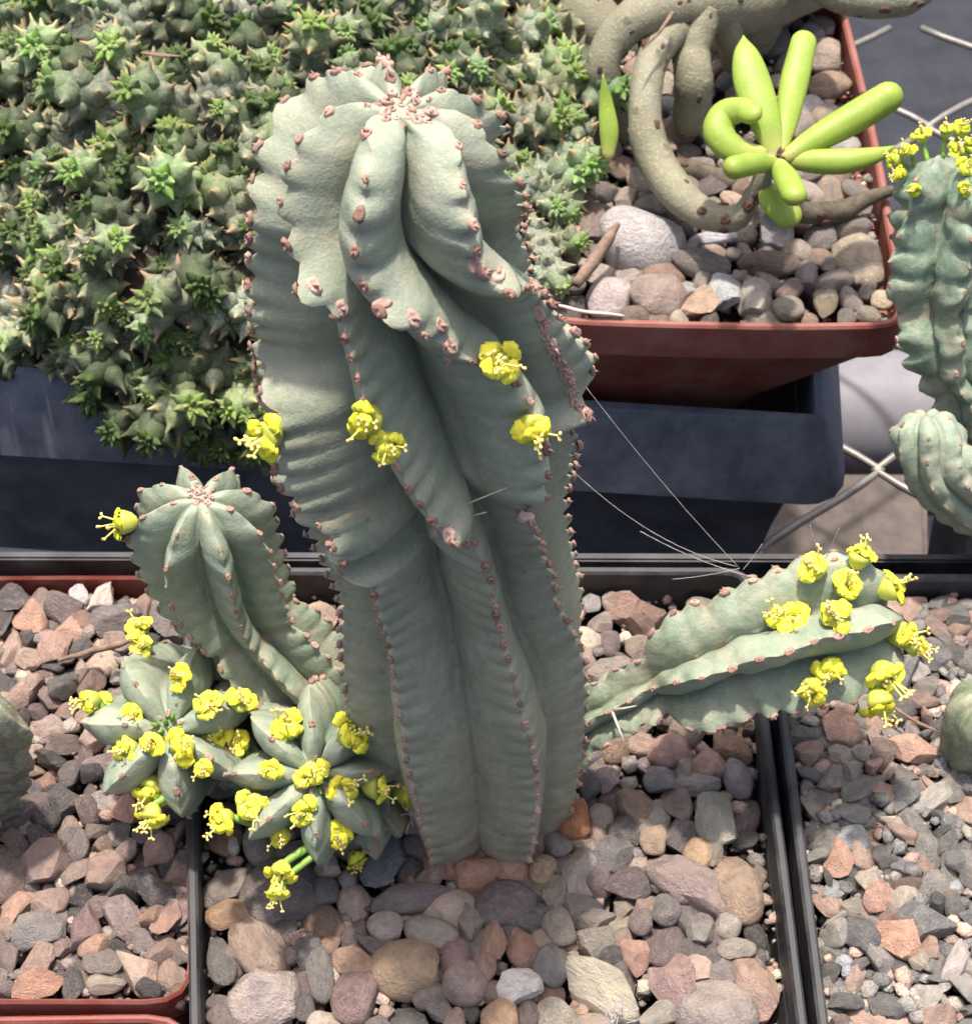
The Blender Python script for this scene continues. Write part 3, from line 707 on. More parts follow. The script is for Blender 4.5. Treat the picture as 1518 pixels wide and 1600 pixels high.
def gravel(name, label, poly, z, pal, rlist, n, meshes, explicit=(), seed=0, height=None, view=None, grit=2200, gr=0.16, sharp=False, flat=(0.55, 0.85), cover=1.0, avoid=()):
    r = random.Random(seed); g = np.random.default_rng(seed)
    poly = np.array(poly); x0, y0 = poly.min(0); x1, y1 = poly.max(0)
    hz = height or (lambda x, y: 0.0)
    if view is not None: X0, X1, Y0, Y1 = view; x0, x1, y0, y1 = max(x0, X0), min(x1, X1), max(y0, Y0), min(y1, Y1)
    # bed
    ctr = poly.mean(0); nn = len(poly); vs, fs = [], []
    for k, s in enumerate((1.0, 0.7, 0.35)):
        for i in range(nn):
            p = ctr+(poly[i]-ctr)*s; vs.append((p[0], p[1], z-0.75))
    vs.append((ctr[0], ctr[1], z-0.75))
    for k in range(2):
        for i in range(nn): a, b = k*nn+i, k*nn+(i+1) % nn; fs.append((a, b, b+nn, a+nn))
    for i in range(nn): fs.append((2*nn+i, 2*nn+(i+1) % nn, 3*nn))
    bed = put(name, mesh(name, vs, fs), M['soil']); tag(bed, label, 'gravel')
    # circles: explicit ones fixed, the rest relaxed against each other
    pos, rad, fixed = [], [], []
    ex = []
    for e in explicit:
        px, py, w_, h_, rot, col = e[:6]
        p = P(px, py, z+0.1+hz(0, 0)); k = ppc(p); a, b = w_/k/2, h_/k/2/0.84
        ce = Vector((poly[:, 0].mean(), poly[:, 1].mean(), 0)); cr_, sr_ = math.cos(math.radians(rot)), math.sin(math.radians(rot))
        for _ in range(60):                      # keep the whole stone inside the pot
            if all(bool(inside(poly, np.array(p.x+a*math.cos(t)*cr_-b*math.sin(t)*sr_), np.array(p.y+a*math.cos(t)*sr_+b*math.sin(t)*cr_))) for t in np.linspace(0, 5.5, 8)): break
            v_ = ce-p; v_.z = 0; p = p+v_.normalized()*0.04
        ex.append((p, a, b, rot, col))
        # a long stone holds its place with two circles
        L = max(a, b); s = min(a, b); d = Vector((math.cos(math.radians(rot)), math.sin(math.radians(rot)), 0))
        if b > a: d = Vector((-d.y, d.x, 0))
        for t in ((-1, 1) if L > 1.35*s else (0,)):
            pos.append((p.x+d.x*t*(L-s), p.y+d.y*t*(L-s))); rad.append(s*0.95); fixed.append(True)
    for (ax_, ay_, ar_) in avoid: pos.append((ax_, ay_)); rad.append(ar_); fixed.append(True)
    m0 = len(pos); tries = 0
    while len(pos)-m0 < n and tries < n*40:
        tries += 1; x, y = r.uniform(x0, x1), r.uniform(y0, y1)
        if inside(poly, np.array(x), np.array(y)):
            pos.append((x, y)); rad.append(r.choice(rlist)*r.uniform(0.8, 1.2)); fixed.append(False)
    pos = np.array(pos); rad = np.array(rad); fixed = np.array(fixed)
    for it in range(120):
        d = pos[:, None]-pos[None]; L = np.sqrt((d**2).sum(-1))+1e-6; ov = np.maximum(0, (rad[:, None]+rad[None])*0.97-L); np.fill_diagonal(ov, 0)
        mv = (d/L[..., None]*ov[..., None]*0.35).sum(1); mv[fixed] = 0
        pos = pos+np.clip(mv, -0.25, 0.25)
        pos[:, 0] = np.where(fixed, pos[:, 0], np.clip(pos[:, 0], x0, x1)); pos[:, 1] = np.where(fixed, pos[:, 1], np.clip(pos[:, 1], y0, y1))
    out = []
    for (p, a, b, rot, col) in ex:
        c = min(a, b)*r.uniform(0.7, 0.85); out.append((p.x, p.y, a, b, c, math.radians(rot), tone(lin(col), 1.5, 0.8), 0.12, True))
    for i in range(m0, len(pos)):
        x, y = pos[i]
        if not inside(poly, np.array(x), np.array(y)): continue
        q = rad[i]
        for _ in range(30):
            if all(bool(inside(poly, np.array(x+q*1.1*math.cos(t)), np.array(y+q*1.1*math.sin(t)))) for t in np.linspace(0, 5.5, 8)): break
            dx_, dy_ = ctr[0]-x, ctr[1]-y; L_ = math.hypot(dx_, dy_)+1e-6; x += dx_/L_*0.04; y += dy_/L_*0.04
        q = rad[i]; el = r.uniform(1.0, 1.45); a, b = q*el*1.04, q/el**0.55*1.04; c = q*r.uniform(*flat)
        if sharp: c *= r.uniform(0.7, 1.2)
        out.append((x, y, a, b, c, r.uniform(0, 6.28), pick(pal, r), r.uniform(-0.14, 0.10), False))
    # the ones that show largest first; past 290 the rest joins the grit
    out.sort(key=lambda s: -s[2]*s[3]); keep, rest = out[:290], out[290:]
    for (x, y, a, b, c, rot, col, dz, exq) in keep:
        me = r.choice(meshes); o = bpy.data.objects.new('stone', me); COL.objects.link(o); o.parent = bed
        tilt = 0.12 if exq else (0.5 if sharp else 0.22)
        o.rotation_euler = (r.gauss(0, tilt), r.gauss(0, tilt), rot); o.scale = (a, b, c)
        o.location = Vector((x, y, z+hz(x, y)-c*0.25+dz))-org(bed); o.color = col+(1,)
    # grit: small stones filling the gaps, one mesh
    src = [stone_mesh(200+k, True, 1) for k in range(5)]; data = []
    for me in src:
        data.append((np.array([v.co for v in me.vertices]), [tuple(p.vertices) for p in me.polygons])); bpy.data.meshes.remove(me)
    mb = MB(); cnt = 0
    while cnt < grit:
        x, y = r.uniform(x0, x1), r.uniform(y0, y1)
        if not inside(poly, np.array(x), np.array(y)): cnt += 0.2; continue
        V, Fc = data[r.randrange(5)]; s = gr*r.choice((0.3, 0.45, 0.6, 0.9, 1.2))*r.uniform(0.8, 1.2)*np.array((1, r.uniform(0.6, 1), r.uniform(0.5, 0.9)))
        a = r.uniform(0, 6.28); ca, sa = math.cos(a), math.sin(a); W = V*s
        W = np.stack([W[:, 0]*ca-W[:, 1]*sa+x, W[:, 0]*sa+W[:, 1]*ca+y, W[:, 2]+z+hz(x, y)+r.uniform(-0.55, -0.04)], 1)
        mb.add(W, Fc, pick(pal, r)+(1,)); cnt += 1
    for (x, y, a, b, c, rot, col, dz, exq) in rest:
        V, Fc = data[r.randrange(5)]; W = V*np.array((a, b, c)); ca, sa = math.cos(rot), math.sin(rot)
        W = np.stack([W[:, 0]*ca-W[:, 1]*sa+x, W[:, 0]*sa+W[:, 1]*ca+y, W[:, 2]+z+hz(x, y)-c*0.25+dz], 1); mb.add(W, Fc, col+(1,))
    gm = mb.build('grit', True); go = put('grit', gm, M['grit'], bed); go['kind'] = 'stuff'
    return bed

EX_MAIN = [(893,1277,58,64,10,(178,116,66)),(790,1412,100,70,-5,(98,90,94)),(640,1402,134,44,4,(116,108,112)),(602,1336,66,112,-8,(98,102,114)),
 (402,1478,82,112,28,(136,118,108)),(352,1432,82,46,8,(152,122,94)),(630,1512,118,88,-8,(142,122,100)),(601,1446,58,44,-15,(164,154,154)),(672,1457,92,50,-22,(138,134,132)),
 (735,1438,56,58,10,(138,128,120)),(772,1468,42,58,0,(154,122,104)),(815,1478,50,64,10,(152,116,100)),(906,1362,60,98,-10,(144,136,134)),(848,1360,46,46,0,(154,132,104)),
 (866,1396,38,54,-15,(134,126,120)),(930,1434,70,34,12,(142,136,128)),(872,1448,52,58,20,(140,132,122)),(930,1466,62,54,-20,(138,132,124)),(812,1538,78,52,12,(206,206,210)),
 (942,1545,150,66,-38,(156,150,136)),(994,1492,46,56,16,(170,132,120)),(1052,1536,78,84,-15,(144,118,118)),(976,1380,86,50,-5,(96,86,92)),(956,1334,62,56,-20,(110,108,112)),
 (1078,1378,160,62,-34,(132,116,116)),(1020,1312,44,42,0,(172,150,128)),(1092,1336,52,52,0,(178,150,116)),(1116,1278,66,88,8,(150,150,142)),(1152,1388,76,110,12,(142,122,106)),
 (1182,1540,72,102,10,(154,128,118)),(1118,1582,140,100,-20,(130,122,122)),(1094,1452,46,44,0,(132,128,126)),(1136,1444,46,40,0,(166,160,156)),(726,1534,74,66,0,(142,128,126)),
 (684,1570,46,46,0,(124,118,120)),(708,1490,56,64,20,(132,106,110)),(752,1515,44,52,-30,(150,122,114)),(552,1556,74,78,-10,(122,100,100)),(500,1522,44,78,8,(116,112,114)),
 (412,1562,118,88,5,(144,134,134)),(500,1392,60,40,10,(112,108,112)),(436,1390,130,98,20,(96,90,90)),(345,1502,46,80,18,(98,98,100)),(470,1468,40,30,0,(146,110,104)),
 (1152,1215,46,58,10,(144,134,142)),(1044,1172,70,48,20,(156,124,118)),(1106,1196,60,46,-25,(172,136,124)),(920,1192,54,40,0,(138,126,124)),(948,1216,40,42,0,(152,132,138)),
 (1086,1226,80,34,-5,(150,144,140)),(1030,1216,54,38,0,(128,124,126)),(992,1254,58,64,25,(142,118,106)),(1056,1256,52,52,0,(138,120,114)),(480,966,96,56,0,(160,136,124)),
 (480,1480,44,60,5,(110,106,110)),(860,1508,60,60,-10,(118,116,120)),(1150,1480,60,34,10,(150,146,142)),(780,1585,60,50,0,(168,136,112)),(870,1590,60,60,30,(160,154,144)),
 (745,1362,80,56,-5,(172,128,106)),(690,1345,64,64,30,(150,112,94)),(800,1352,56,50,-10,(176,136,116)),(985,935,70,44,-10,(140,112,106)),(1010,965,70,60,20,(126,100,92)),
 (930,930,30,34,0,(150,148,152)),(965,925,34,30,0,(156,150,146)),(1110,1330,40,44,0,(150,140,130)),(1040,1420,50,46,0,(118,114,116)),(1000,1440,40,40,0,(120,110,110))]
main_base = P(745, 1240, -0.7)
gravel('gravel_bed', 'rounded river pebbles filling the large black pot round the tall plant', main_in, -0.75, 'river', (0.17, 0.22, 0.26, 0.3, 0.36, 0.42), 340, ROUND+SHARP, EX_MAIN, 11,
       view=(-7.0, 8.0, 11.2, 24), grit=3000, gr=0.13, avoid=((main_base.x, main_base.y+0.3, 1.7),))
EX_LEFT = [(46,966,54,58,20,(172,132,116)),(20,918,70,50,5,(84,78,80)),(168,924,40,54,-35,(196,188,184)),(132,920,32,36,0,(190,188,196)),(180,966,84,50,10,(112,106,110)),(84,1010,50,52,0,(166,134,124)),
 (70,1345,84,62,20,(132,112,110)),(165,1360,74,56,0,(146,122,114)),(60,1450,90,54,12,(124,120,122)),(132,1450,54,70,-20,(128,104,108)),(264,1430,46,76,-8,(152,120,112)),(60,1535,84,44,12,(170,128,110)),
 (100,1250,60,52,0,(92,88,92)),(222,1372,56,44,-10,(90,84,90)),(250,1325,52,52,0,(168,136,122)),(160,1500,64,48,0,(124,116,114)),(165,1538,64,28,-5,(160,150,140)),(195,1265,46,44,10,(178,134,122))]
le_ = np.array(left_in); lm_ = le_[:, 0] > le_[:, 0].max()-0.9; le_[lm_, 0] += 0.20
gravel('gravel_bed', 'crushed pink and grey stone filling the terracotta pot beside the tall plant', le_, -0.62, 'crush', (0.17, 0.21, 0.26, 0.32, 0.37), 400, SHARP, EX_LEFT, 12,
       view=(-13.5, -5.0, 12.5, 24), grit=2600, gr=0.14, sharp=True)
gravel('gravel_bed', 'crushed stone in the bottom corner pot with the terracotta rim', front_in, -1.3, 'crush', (0.25, 0.35), 60, SHARP, (), 15, view=(-13, -5.0, 8, 12.6), grit=300, gr=0.14, sharp=True)
EX_RIGHT = [(1330,1310,58,42,-8,(150,160,170)),(1428,1170,86,46,-12,(190,150,134)),(1316,1138,66,52,-20,(178,140,124)),(1300,1215,60,36,30,(140,132,124)),(1345,1230,80,36,38,(124,124,122)),(1440,1440,110,60,-10,(108,110,114)),
 (1345,1455,66,60,-25,(94,96,102)),(1370,1400,50,46,0,(180,142,128)),(1490,1510,30,90,-30,(176,168,170)),(1400,1465,70,60,0,(184,140,120)),(1310,1340,50,60,0,(178,140,122))]
gravel('gravel_bed', 'sharp pink and slate chippings filling the black pot beside the branch', right_in, -0.45, 'chips', (0.13, 0.17, 0.21, 0.26, 0.32), 560, SHARP, EX_RIGHT, 13,
       view=(4.8, 11.0, 11.0, 24), grit=2800, gr=0.11, sharp=True, flat=(0.4, 0.7))
EX_OR = [(1003,372,150,120,-18,(142,142,148)),(950,464,72,70,-10,(162,152,156)),(1028,458,92,90,0,(128,114,112)),(1094,474,64,56,-5,(168,142,124)),(1132,452,54,64,0,(164,172,180)),(1178,466,58,66,0,(158,152,144)),
 (1230,480,52,42,0,(142,136,126)),(1096,410,100,48,-5,(106,102,100)),(1202,410,104,40,-6,(104,88,82)),(1340,404,78,92,10,(142,134,118)),(1386,476,36,36,0,(182,168,146)),(1212,360,62,56,-20,(156,154,162)),
 (1112,372,80,24,0,(190,194,208)),(886,366,48,64,0,(186,138,126)),(922,350,60,70,10,(118,106,102)),(1290,470,40,50,0,(140,130,110)),(1260,430,36,54,0,(122,114,116)),(868,66,40,26,0,(160,118,104)),(905,85,50,34,0,(116,112,112)),
 (1285,85,60,60,0,(150,136,126)),(1300,130,70,44,0,(150,126,104)),(1250,190,50,60,0,(140,130,124)),(1290,180,46,46,0,(146,134,120))]
gravel('gravel_bed', 'mixed river stones filling the terracotta pot under the finger-leaved succulent', orange_in, OZ-0.4, 'pale', (0.22, 0.3, 0.36, 0.42), 190, ROUND+SHARP[:6], EX_OR, 14,
       view=(0.5, 12, 26, 42), grit=1600, gr=0.14)
# ------------------------------------------------------------------ the tall plant
def main_plant():
    base = Vector((main_base.x, main_base.y, -0.9))
    root = empty('euphorbia_plant', base, 'tall ribbed grey green succulent with side branches and small yellow flowers', 'succulent')
    Yb, lean = main_base.y, 0.035
    cx_y = [(90, 628), (165, 632), (300, 606), (450, 616), (600, 652), (700, 664), (800, 688), (900, 716), (1000, 726), (1150, 740), (1260, 748), (1400, 750)]
    hw_y = [(165, 190), (300, 208), (380, 215), (450, 224), (520, 238), (600, 256), (660, 250), (720, 226), (800, 200), (860, 186), (900, 187), (1000, 200), (1100, 188), (1180, 168), (1260, 140), (1400, 100)]
    zs = np.linspace(-1.2, 19, 260); tab = []
    for z in zs:
        y = Yb+lean*z; _, py, k = pix((0, y, z))
        X = (np.interp(py, *zip(*cx_y))-IW/2)/k; tab.append((X, y, z, np.interp(py, *zip(*hw_y))/k, py))
    tab = np.array(tab)
    zap = np.interp(-172, -tab[:, 4], zs)                 # where the axis passes the height of the growing tip
    R_top = float(np.interp(zap-1.2, zs, tab[:, 3])); dome_k = 0.78; b = dome_k*R_top; S_z = zap+0.18*b
    sel = tab[(zs >= -1.0) & (zs <= S_z)]
    # smooth the bend
    axis = [sel[int(i)][:3] for i in np.linspace(0, len(sel)-1, 12)]
    z0, z1 = axis[0][2], axis[-1][2]
    rad = [((q[2]-z0)/(z1-z0), q[3]) for q in sel[::6]]
    rad[-1] = (1.0, rad[-1][1])
    rt = float(np.interp((z1-b-z0)/(z1-z0), [q[0] for q in rad], [q[1] for q in rad]))
    rad = [q for q in rad if q[0] < (z1-b-z0)/(z1-z0)]+[((z1-b-z0)/(z1-z0), rt), (1.0, rt)]
    b = dome_k*rt; zb = z1-b
    def Rz(z):
        if z <= zb: return float(np.interp((z-z0)/(z1-z0), [q[0] for q in rad], [q[1] for q in rad]))
        s = min(1.0, (z-zb)/b); return rt*math.sqrt(max(0, 1-s*s))**0.85
    axx = lambda z: (float(np.interp(z, sel[:, 2], sel[:, 0])), float(np.interp(z, sel[:, 2], sel[:, 1])))
    def to_cyl(px, py):
        d = ray(px, py); best = None
        for t in np.linspace(18, 42, 1300):
            p = CAM+d*t
            if p.z > z1 or p.z < z0: continue
            ax_ = axx(p.z); dx, dy = p.x-ax_[0], p.y-ax_[1]; q = math.hypot(dx, dy)-Rz(p.z)
            if best is None or q < best[0]: best = (q, math.atan2(dy, dx), p.z)
            if q <= 0: break
        return best[1], best[2]
    def vcoord(z):
        if z <= zb: return z-z0
        return (zb-z0)+b*math.asin(min(1, (z-zb)/b))*0.8
    lines = {
     'H': [(478,135),(439,160),(407,202),(396,245),(400,293),(398,340),(392,390),(394,440),(394,480),(390,520),(403,575),(425,634),(432,690),(447,753),(471,828),(510,860),(550,880),(577,907),(588,950),(606,985),(617,1035),(620,1080),(624,1120),(633,1160),(642,1205),(652,1260)],
     'E': [(573,163),(518,195),(490,234),(467,270),(449,313),(447,353),(455,380),(467,415),(495,448),(532,480),(546,528),(562,587),(582,650),(613,700),(641,757),(680,816),(728,848),(751,880),(765,915),(778,975),(792,1042),(809,1090),(820,1130),(829,1168),(838,1219),(835,1260)],
     'F': [(613,163),(600,210),(586,260),(573,320),(564,365),(566,400),(576,440),(600,474),(645,495),(684,510),(706,540),(760,570),(800,614),(828,668),(838,725),(836,765),(826,812),(834,845),(852,880),(862,915),(870,955),(892,985),(905,1015),(914,1046),(918,1080),(916,1130)],
     'G': [(676,175),(700,222),(716,265),(731,317),(737,360),(738,395),(752,420),(785,430),(822,448),(842,487),(860,525),(890,562),(910,602),(912,650),(898,690)],
    }
    known = {}
    for k, ln in lines.items():
        pts = [to_cyl(*q) for q in ln]; ph = np.unwrap([q[0] for q in pts]); v = np.array([vcoord(q[1]) for q in pts])
        o = np.argsort(v); v, ph = v[o], ph[o]; known[k] = (v, ph)
    vmax = (zb-z0)+b*math.pi/2*0.8
    grid = np.linspace(0, vmax, 260)
    def curve(k):
        v, ph = known[k]; y = np.interp(grid, v, ph); kk = np.hanning(6)[:5] if False else np.hanning(7)[1:-1]; kk /= kk.sum()
        return np.convolve(np.pad(y, 2, mode='edge'), kk, 'valid')
    cur = {k: curve(k) for k in lines}
    # bring to one branch: H < E < F < G (anticlockwise seen from above), all around -90 degrees
    for k in cur:
        m_ = np.median(cur[k]); cur[k] = cur[k]-2*math.pi*round((m_+math.pi/2)/(2*math.pi))
    # keep neighbours apart
    sep = 0.36
    for a_, b_ in (('H', 'E'), ('E', 'F'), ('F', 'G')):
        gap = cur[b_]-cur[a_]; push = np.maximum(0, sep-gap); cur[a_] = cur[a_]-push/2; cur[b_] = cur[b_]+push/2
    vend = known['G'][0].min()
    # below where G leaves sight it keeps its gap to F
    gi = grid < vend; gap0 = float(np.interp(vend, grid, cur['G']-cur['F'])); cur['G'][gi] = cur['F'][gi]+np.clip(gap0, 0.5, 0.9)
    cols = [cur['H'], cur['E'], cur['F'], cur['G']]
    nrest = 4
    for q in range(nrest): cols.append(cur['G']+(cur['H']+2*math.pi-cur['G'])*(q+1)/(nrest+1))
    kk = np.hanning(5)[1:-1]; kk /= kk.sum()
    cols = [np.convolve(np.pad(c, 1, mode='edge'), kk, 'valid') for c in cols]
    nr = len(cols)
    def cphi(j, v): return float(np.interp(v, grid, cols[j]))
    def bump_at(px, py, sphi, sv, amp):
        ph, z = to_cyl(px, py); return (ph, vcoord(z), sphi, sv, amp)
    bumps = [bump_at(645, 480, 0.24, 0.34, 0.34), bump_at(768, 425, 0.20, 0.30, 0.38), bump_at(505, 452, 0.18, 0.28, 0.28), bump_at(735, 832, 0.22, 0.5, 0.30),
             bump_at(815, 790, 0.25, 0.5, 0.16), bump_at(895, 600, 0.40, 0.7, 0.12), bump_at(620, 720, 0.30, 0.9, 0.10), bump_at(440, 780, 0.4, 0.8, 0.08)]
    _, zk = to_cyl(700, 862)
    me, spots = ribbed('main_stem', axis, rad, nr, fat_ribs=lambda f: min(1, max(0, (f-0.62)/0.08)), groove=lambda f: 0.72 if f < 0.28 else (0.72-0.40*min(1, (f-0.28)/0.35)), crest_phi=cphi, tooth=0.52, topd=0.30, tamp=lambda f: 0.09+0.07*min(1, max(0, (f-0.3)/0.3)), dome=dome_k, sub=18, ds=0.065, seed=3,
                       bumps=bumps, kinks=((vcoord(zk), 0.26, 0.20),), power=lambda f: (0.70, 0.30) if f < 0.35 else (0.74, 0.26), lump=0.06, furrow=lambda f: 0.015+0.035*min(1, max(0, (f-0.3)/0.3)))
    st = put('main_stem', me, M['skin'], root); areoles(st, spots, 0.088, 1, back=False)
    bv = bvh_of(me, org(st))
    flowers(root, bv, [(770,568,62,0.5,0.1,0.9),(578,652,60,-0.3,0.5,0.8),(606,690,58,0.1,0.6,0.8),(826,668,60,0.6,0.4,0.8),(422,680,58,-0.6,0.3,0.7)], seed=5)
    def dab(px, py, size, k):
        h = bv.ray_cast(CAM, ray(px, py).normalized())
        if h[0] is None: h = bv.find_nearest(to_world(px, py))
        put_inst('areole', AREOLE[k], st, frame_mat(h[0]-h[1]*0.02, h[1]+Vector((rr_.uniform(-.3, .3), rr_.uniform(-.3, .3), 0.1)), Vector((rr_.uniform(-.4, .4), -0.1, 1)), size))
    rr_ = random.Random(12)
    def to_world(px, py):
        ph, z = to_cyl(px, py); ax_ = axx(z); R0 = Rz(z); return Vector((ax_[0]+R0*math.cos(ph), ax_[1]+R0*math.sin(ph), z))
    # big pads on the turned rib ends, cork crust on the far side bulge, crowded scales at the growing point
    for k_, (px, py) in enumerate([(490,446),(534,482),(597,474),(645,497),(688,508),(704,541),(740,412),(757,426),(779,430),(832,446),(842,490),(680,830),(700,838),(726,850),(822,806),(700,562)]): dab(px, py, 0.125, (0, 1, 4, 2)[k_ % 4])
    for k_ in range(26):
        t = k_/25; dab(848+66*t+rr_.uniform(-8, 4), 500+150*t+rr_.uniform(-7, 7), rr_.uniform(0.08, 0.13), rr_.choice((0, 1, 2, 3)))
    tp = bv.ray_cast(CAM, ray(636, 172).normalized())[0]
    for k_ in range(22):
        a_ = k_*2.39996; q = 0.06+0.36*math.sqrt(k_/22); o_ = Vector((math.cos(a_)*q, math.sin(a_)*q*0.9, 0))
        h = bv.ray_cast(tp+o_+Vector((0, 0, 2.0)), Vector((0, 0, -1)))
        if h[0] is not None: put_inst('areole', AREOLE[rr_.choice((0, 1, 2, 3))], st, frame_mat(h[0], h[1]+o_*0.6, o_+Vector((0, 0, 0.1)), rr_.uniform(0.05, 0.085)))
    def crown(ob, bvh, px, py, axis_dir, n, q0, s0, green=False):
        # crowded small scales (and fresh leaflets) round a growing point
        h0 = bvh.ray_cast(CAM, ray(px, py).normalized())[0]
        if h0 is None: return
        n_ = Vector(axis_dir).normalized(); e1 = n_.orthogonal().normalized(); e2 = n_.cross(e1)
        for k_ in range(n):
            a_ = k_*2.39996; q = q0*math.sqrt((k_+0.4)/n); o_ = e1*math.cos(a_)*q+e2*math.sin(a_)*q
            h = bvh.ray_cast(h0+o_+n_*1.2, -n_)
            if h[0] is None: continue
            if green and k_ < n*0.55:
                v, f = tube_data([h[0], h[0]+(n_+o_*2.0)*0.10, h[0]+(n_+o_*3.0)*0.2], (0.05, 0.045, 0.01), 6); put('leaflet', mesh('leaflet', v, f), M['leaflet'], ob)
            else: put_inst('areole', AREOLE[rr_.choice((1, 2, 4))], ob, frame_mat(h[0], h[1]+o_*0.5, o_+n_*0.1, s0*rr_.uniform(0.7, 1.3)))
    # ---- left stem
    bs = lambda px, py, y: PY(px, py, y)
    ax2 = [Vector((main_base.x-1.2, main_base.y+0.5, -0.2)), Vector((main_base.x-2.6, main_base.y+0.9, 0.6)), PY(450, 1045, 19.0), PY(368, 950, 19.5), PY(326, 865, 19.8), PY(315, 800, 19.9), PY(314, 770, 19.95)]
    me2, sp2 = ribbed('side_branch', ax2, [(0, 0.9), (0.2, 1.2), (0.42, 1.22), (0.62, 1.16), (0.66, 1.24), (0.8, 1.36), (1, 1.34)], 8, groove=0.42, phase=math.radians(-112), ref=(1, 0, 0.2), tooth=0.46, tamp=0.09, dome=0.72, sub=16, ds=0.07, seed=8,
                      kinks=((4.6, 0.16, 0.16),), power=(0.72, 0.28), furrow=0.05, lump=0.05)
    s2 = put('side_branch', me2, M['skin_small'], root); areoles(s2, sp2, 0.07, 2, kinds=(4, 4, 4, 1)); crown(s2, bvh_of(me2, org(s2)), 314, 772, (0, -0.05, 1), 16, 0.26, 0.06)
    flowers(root, bvh_of(me2, org(s2)), [(200,816,44,-1,0.05,0.25)], seed=6)
    # ---- two flowering heads turned to the viewer
    def head(pts, r_, n, ph, seed, fl, nm='side_branch'):
        me_, sp_ = ribbed(nm, pts, [(0, r_*0.75), (0.45, r_*0.95), (1, r_)], n, groove=0.42, phase=ph, ref=(1, 0, 0), tooth=0.4, tamp=0.06, dome=0.62, sub=16, ds=0.06, seed=seed, power=(0.55, 0.45), furrow=0.03, lump=0.05, dip=0.3)
        h = put(nm, me_, M['skin_small'], root); areoles(h, [s for s in sp_ if random.random() < 0.8], 0.07, seed, kinds=(4, 4, 1, 2))
        b_ = bvh_of(me_, org(h)); cp = pix(pts[-1]); crown(h, b_, cp[0], cp[1], pts[-1]-pts[-2], 18, 0.34, 0.06, True)
        flowers(root, b_, fl, seed=seed)
    c1 = P(262, 1142, 3.0); tc = (CAM-c1).normalized()
    head([Vector((main_base.x-2.4, main_base.y+0.2, 0.1)), c1-tc*2.6+Vector((0.8, 0.5, -0.1)), c1-tc*1.2+Vector((0.1, 0, 0)), c1-tc*0.2], 1.68, 7, math.radians(22), 21,
         [(145,1093,44,-0.9,0,0.6),(165,1098,44,-0.5,0,0.8),(212,1115,40,-0.3,0,1),(218,990,40,-0.2,-0.7,0.5),(226,1015,44,-0.3,-0.4,0.8),(282,1060,42,-0.1,-0.5,0.9),(347,1004,42,0.1,-0.8,0.6),
          (325,1107,42,0.1,-0.5,1),(376,1098,42,0.3,-0.4,0.9),(204,1168,40,-0.5,0,0.8),(242,1160,42,-0.3,-0.1,1),(287,1163,44,0,0.1,1),(334,1152,42,0.2,-0.3,1),(320,1196,40,-0.2,0.4,0.9),(236,1226,50,-0.3,0.6,0.7),(238,1268,44,-0.1,0.9,0.4)])
    c2 = P(492, 1212, 2.9); tc = (CAM-c2).normalized()
    head([Vector((main_base.x-1.4, main_base.y-0.6, 0.0)), c2-tc*2.4+Vector((0.5, 0.3, 0)), c2-tc*1.0, c2-tc*0.2], 1.72, 8, math.radians(2), 22,
         [(440,1082,48,0,-0.8,0.5),(448,1140,50,0.1,-0.5,0.9),(376,1162,44,-0.2,-0.4,1),(545,1150,48,0.5,-0.4,0.7),(565,1112,44,0.6,-0.7,0.3),(428,1204,42,-0.3,0,1),(487,1208,44,0,0,1),(530,1226,48,0.6,0.2,0.7),
          (580,1230,46,0.9,0.05,0.3),(628,1236,50,0.9,0.2,0.3),(400,1256,50,-0.2,0.2,0.9),(352,1278,50,-0.6,0.1,0.7),(475,1262,44,0,0.4,1),(440,1300,46,-0.2,0.5,0.9),(528,1304,42,0.1,0.3,1),(556,1340,44,0.4,0.6,0.6),(440,1358,44,-0.1,0.7,0.6),(434,1388,42,0,1,0.4)])
    # ---- right branch
    ax5 = [Vector((main_base.x+1.1, main_base.y-0.2, 0.4)), P(925, 1125, 1.6), P(1000, 1085, 2.1), P(1080, 1048, 2.6), P(1180, 1012, 3.0), P(1300, 982, 3.3), P(1398, 962, 3.4)]
    me5, sp5 = ribbed('side_branch', ax5, [(0, 0.66), (0.2, 0.62), (0.34, 0.66), (0.41, 0.82), (0.48, 1.25), (0.6, 1.36), (0.75, 1.44), (1, 1.46)], 6, groove=0.36, phase=math.radians(33), ref=(0, 0, 1), tooth=0.5, tamp=0.10, dome=0.55, sub=24, ds=0.065, seed=31,
                      kinks=((3.1, 0.25, 0.16), (4.6, 0.2, 0.10)), power=(0.66, 0.34), furrow=0.03, lump=0.12, twist=0.01)
    s5 = put('side_branch', me5, M['skin_small'], root); areoles(s5, sp5, 0.08, 3, kinds=(4, 4, 1, 2))
    b5 = bvh_of(me5, org(s5))
    flowers(root, b5, [(1272,890,54,-0.2,-0.6,0.8),(1340,876,44,0.2,-0.9,0.4),(1318,918,52,0.2,-0.4,0.9),(1300,962,52,-0.1,-0.3,1),(1385,922,46,0.9,-0.4,0.4),(1236,972,56,-0.4,-0.3,0.9),(1216,966,36,-0.6,-0.4,0.7),
                       (1400,992,52,0.7,0,0.6),(1424,1008,44,0.9,0.4,0.3),(1298,1040,48,-0.1,0.5,1),(1270,1072,46,-0.5,0.5,0.7),(1378,1050,54,0.3,0.5,0.7),(1372,1090,48,0.2,0.9,0.4)], seed=7)
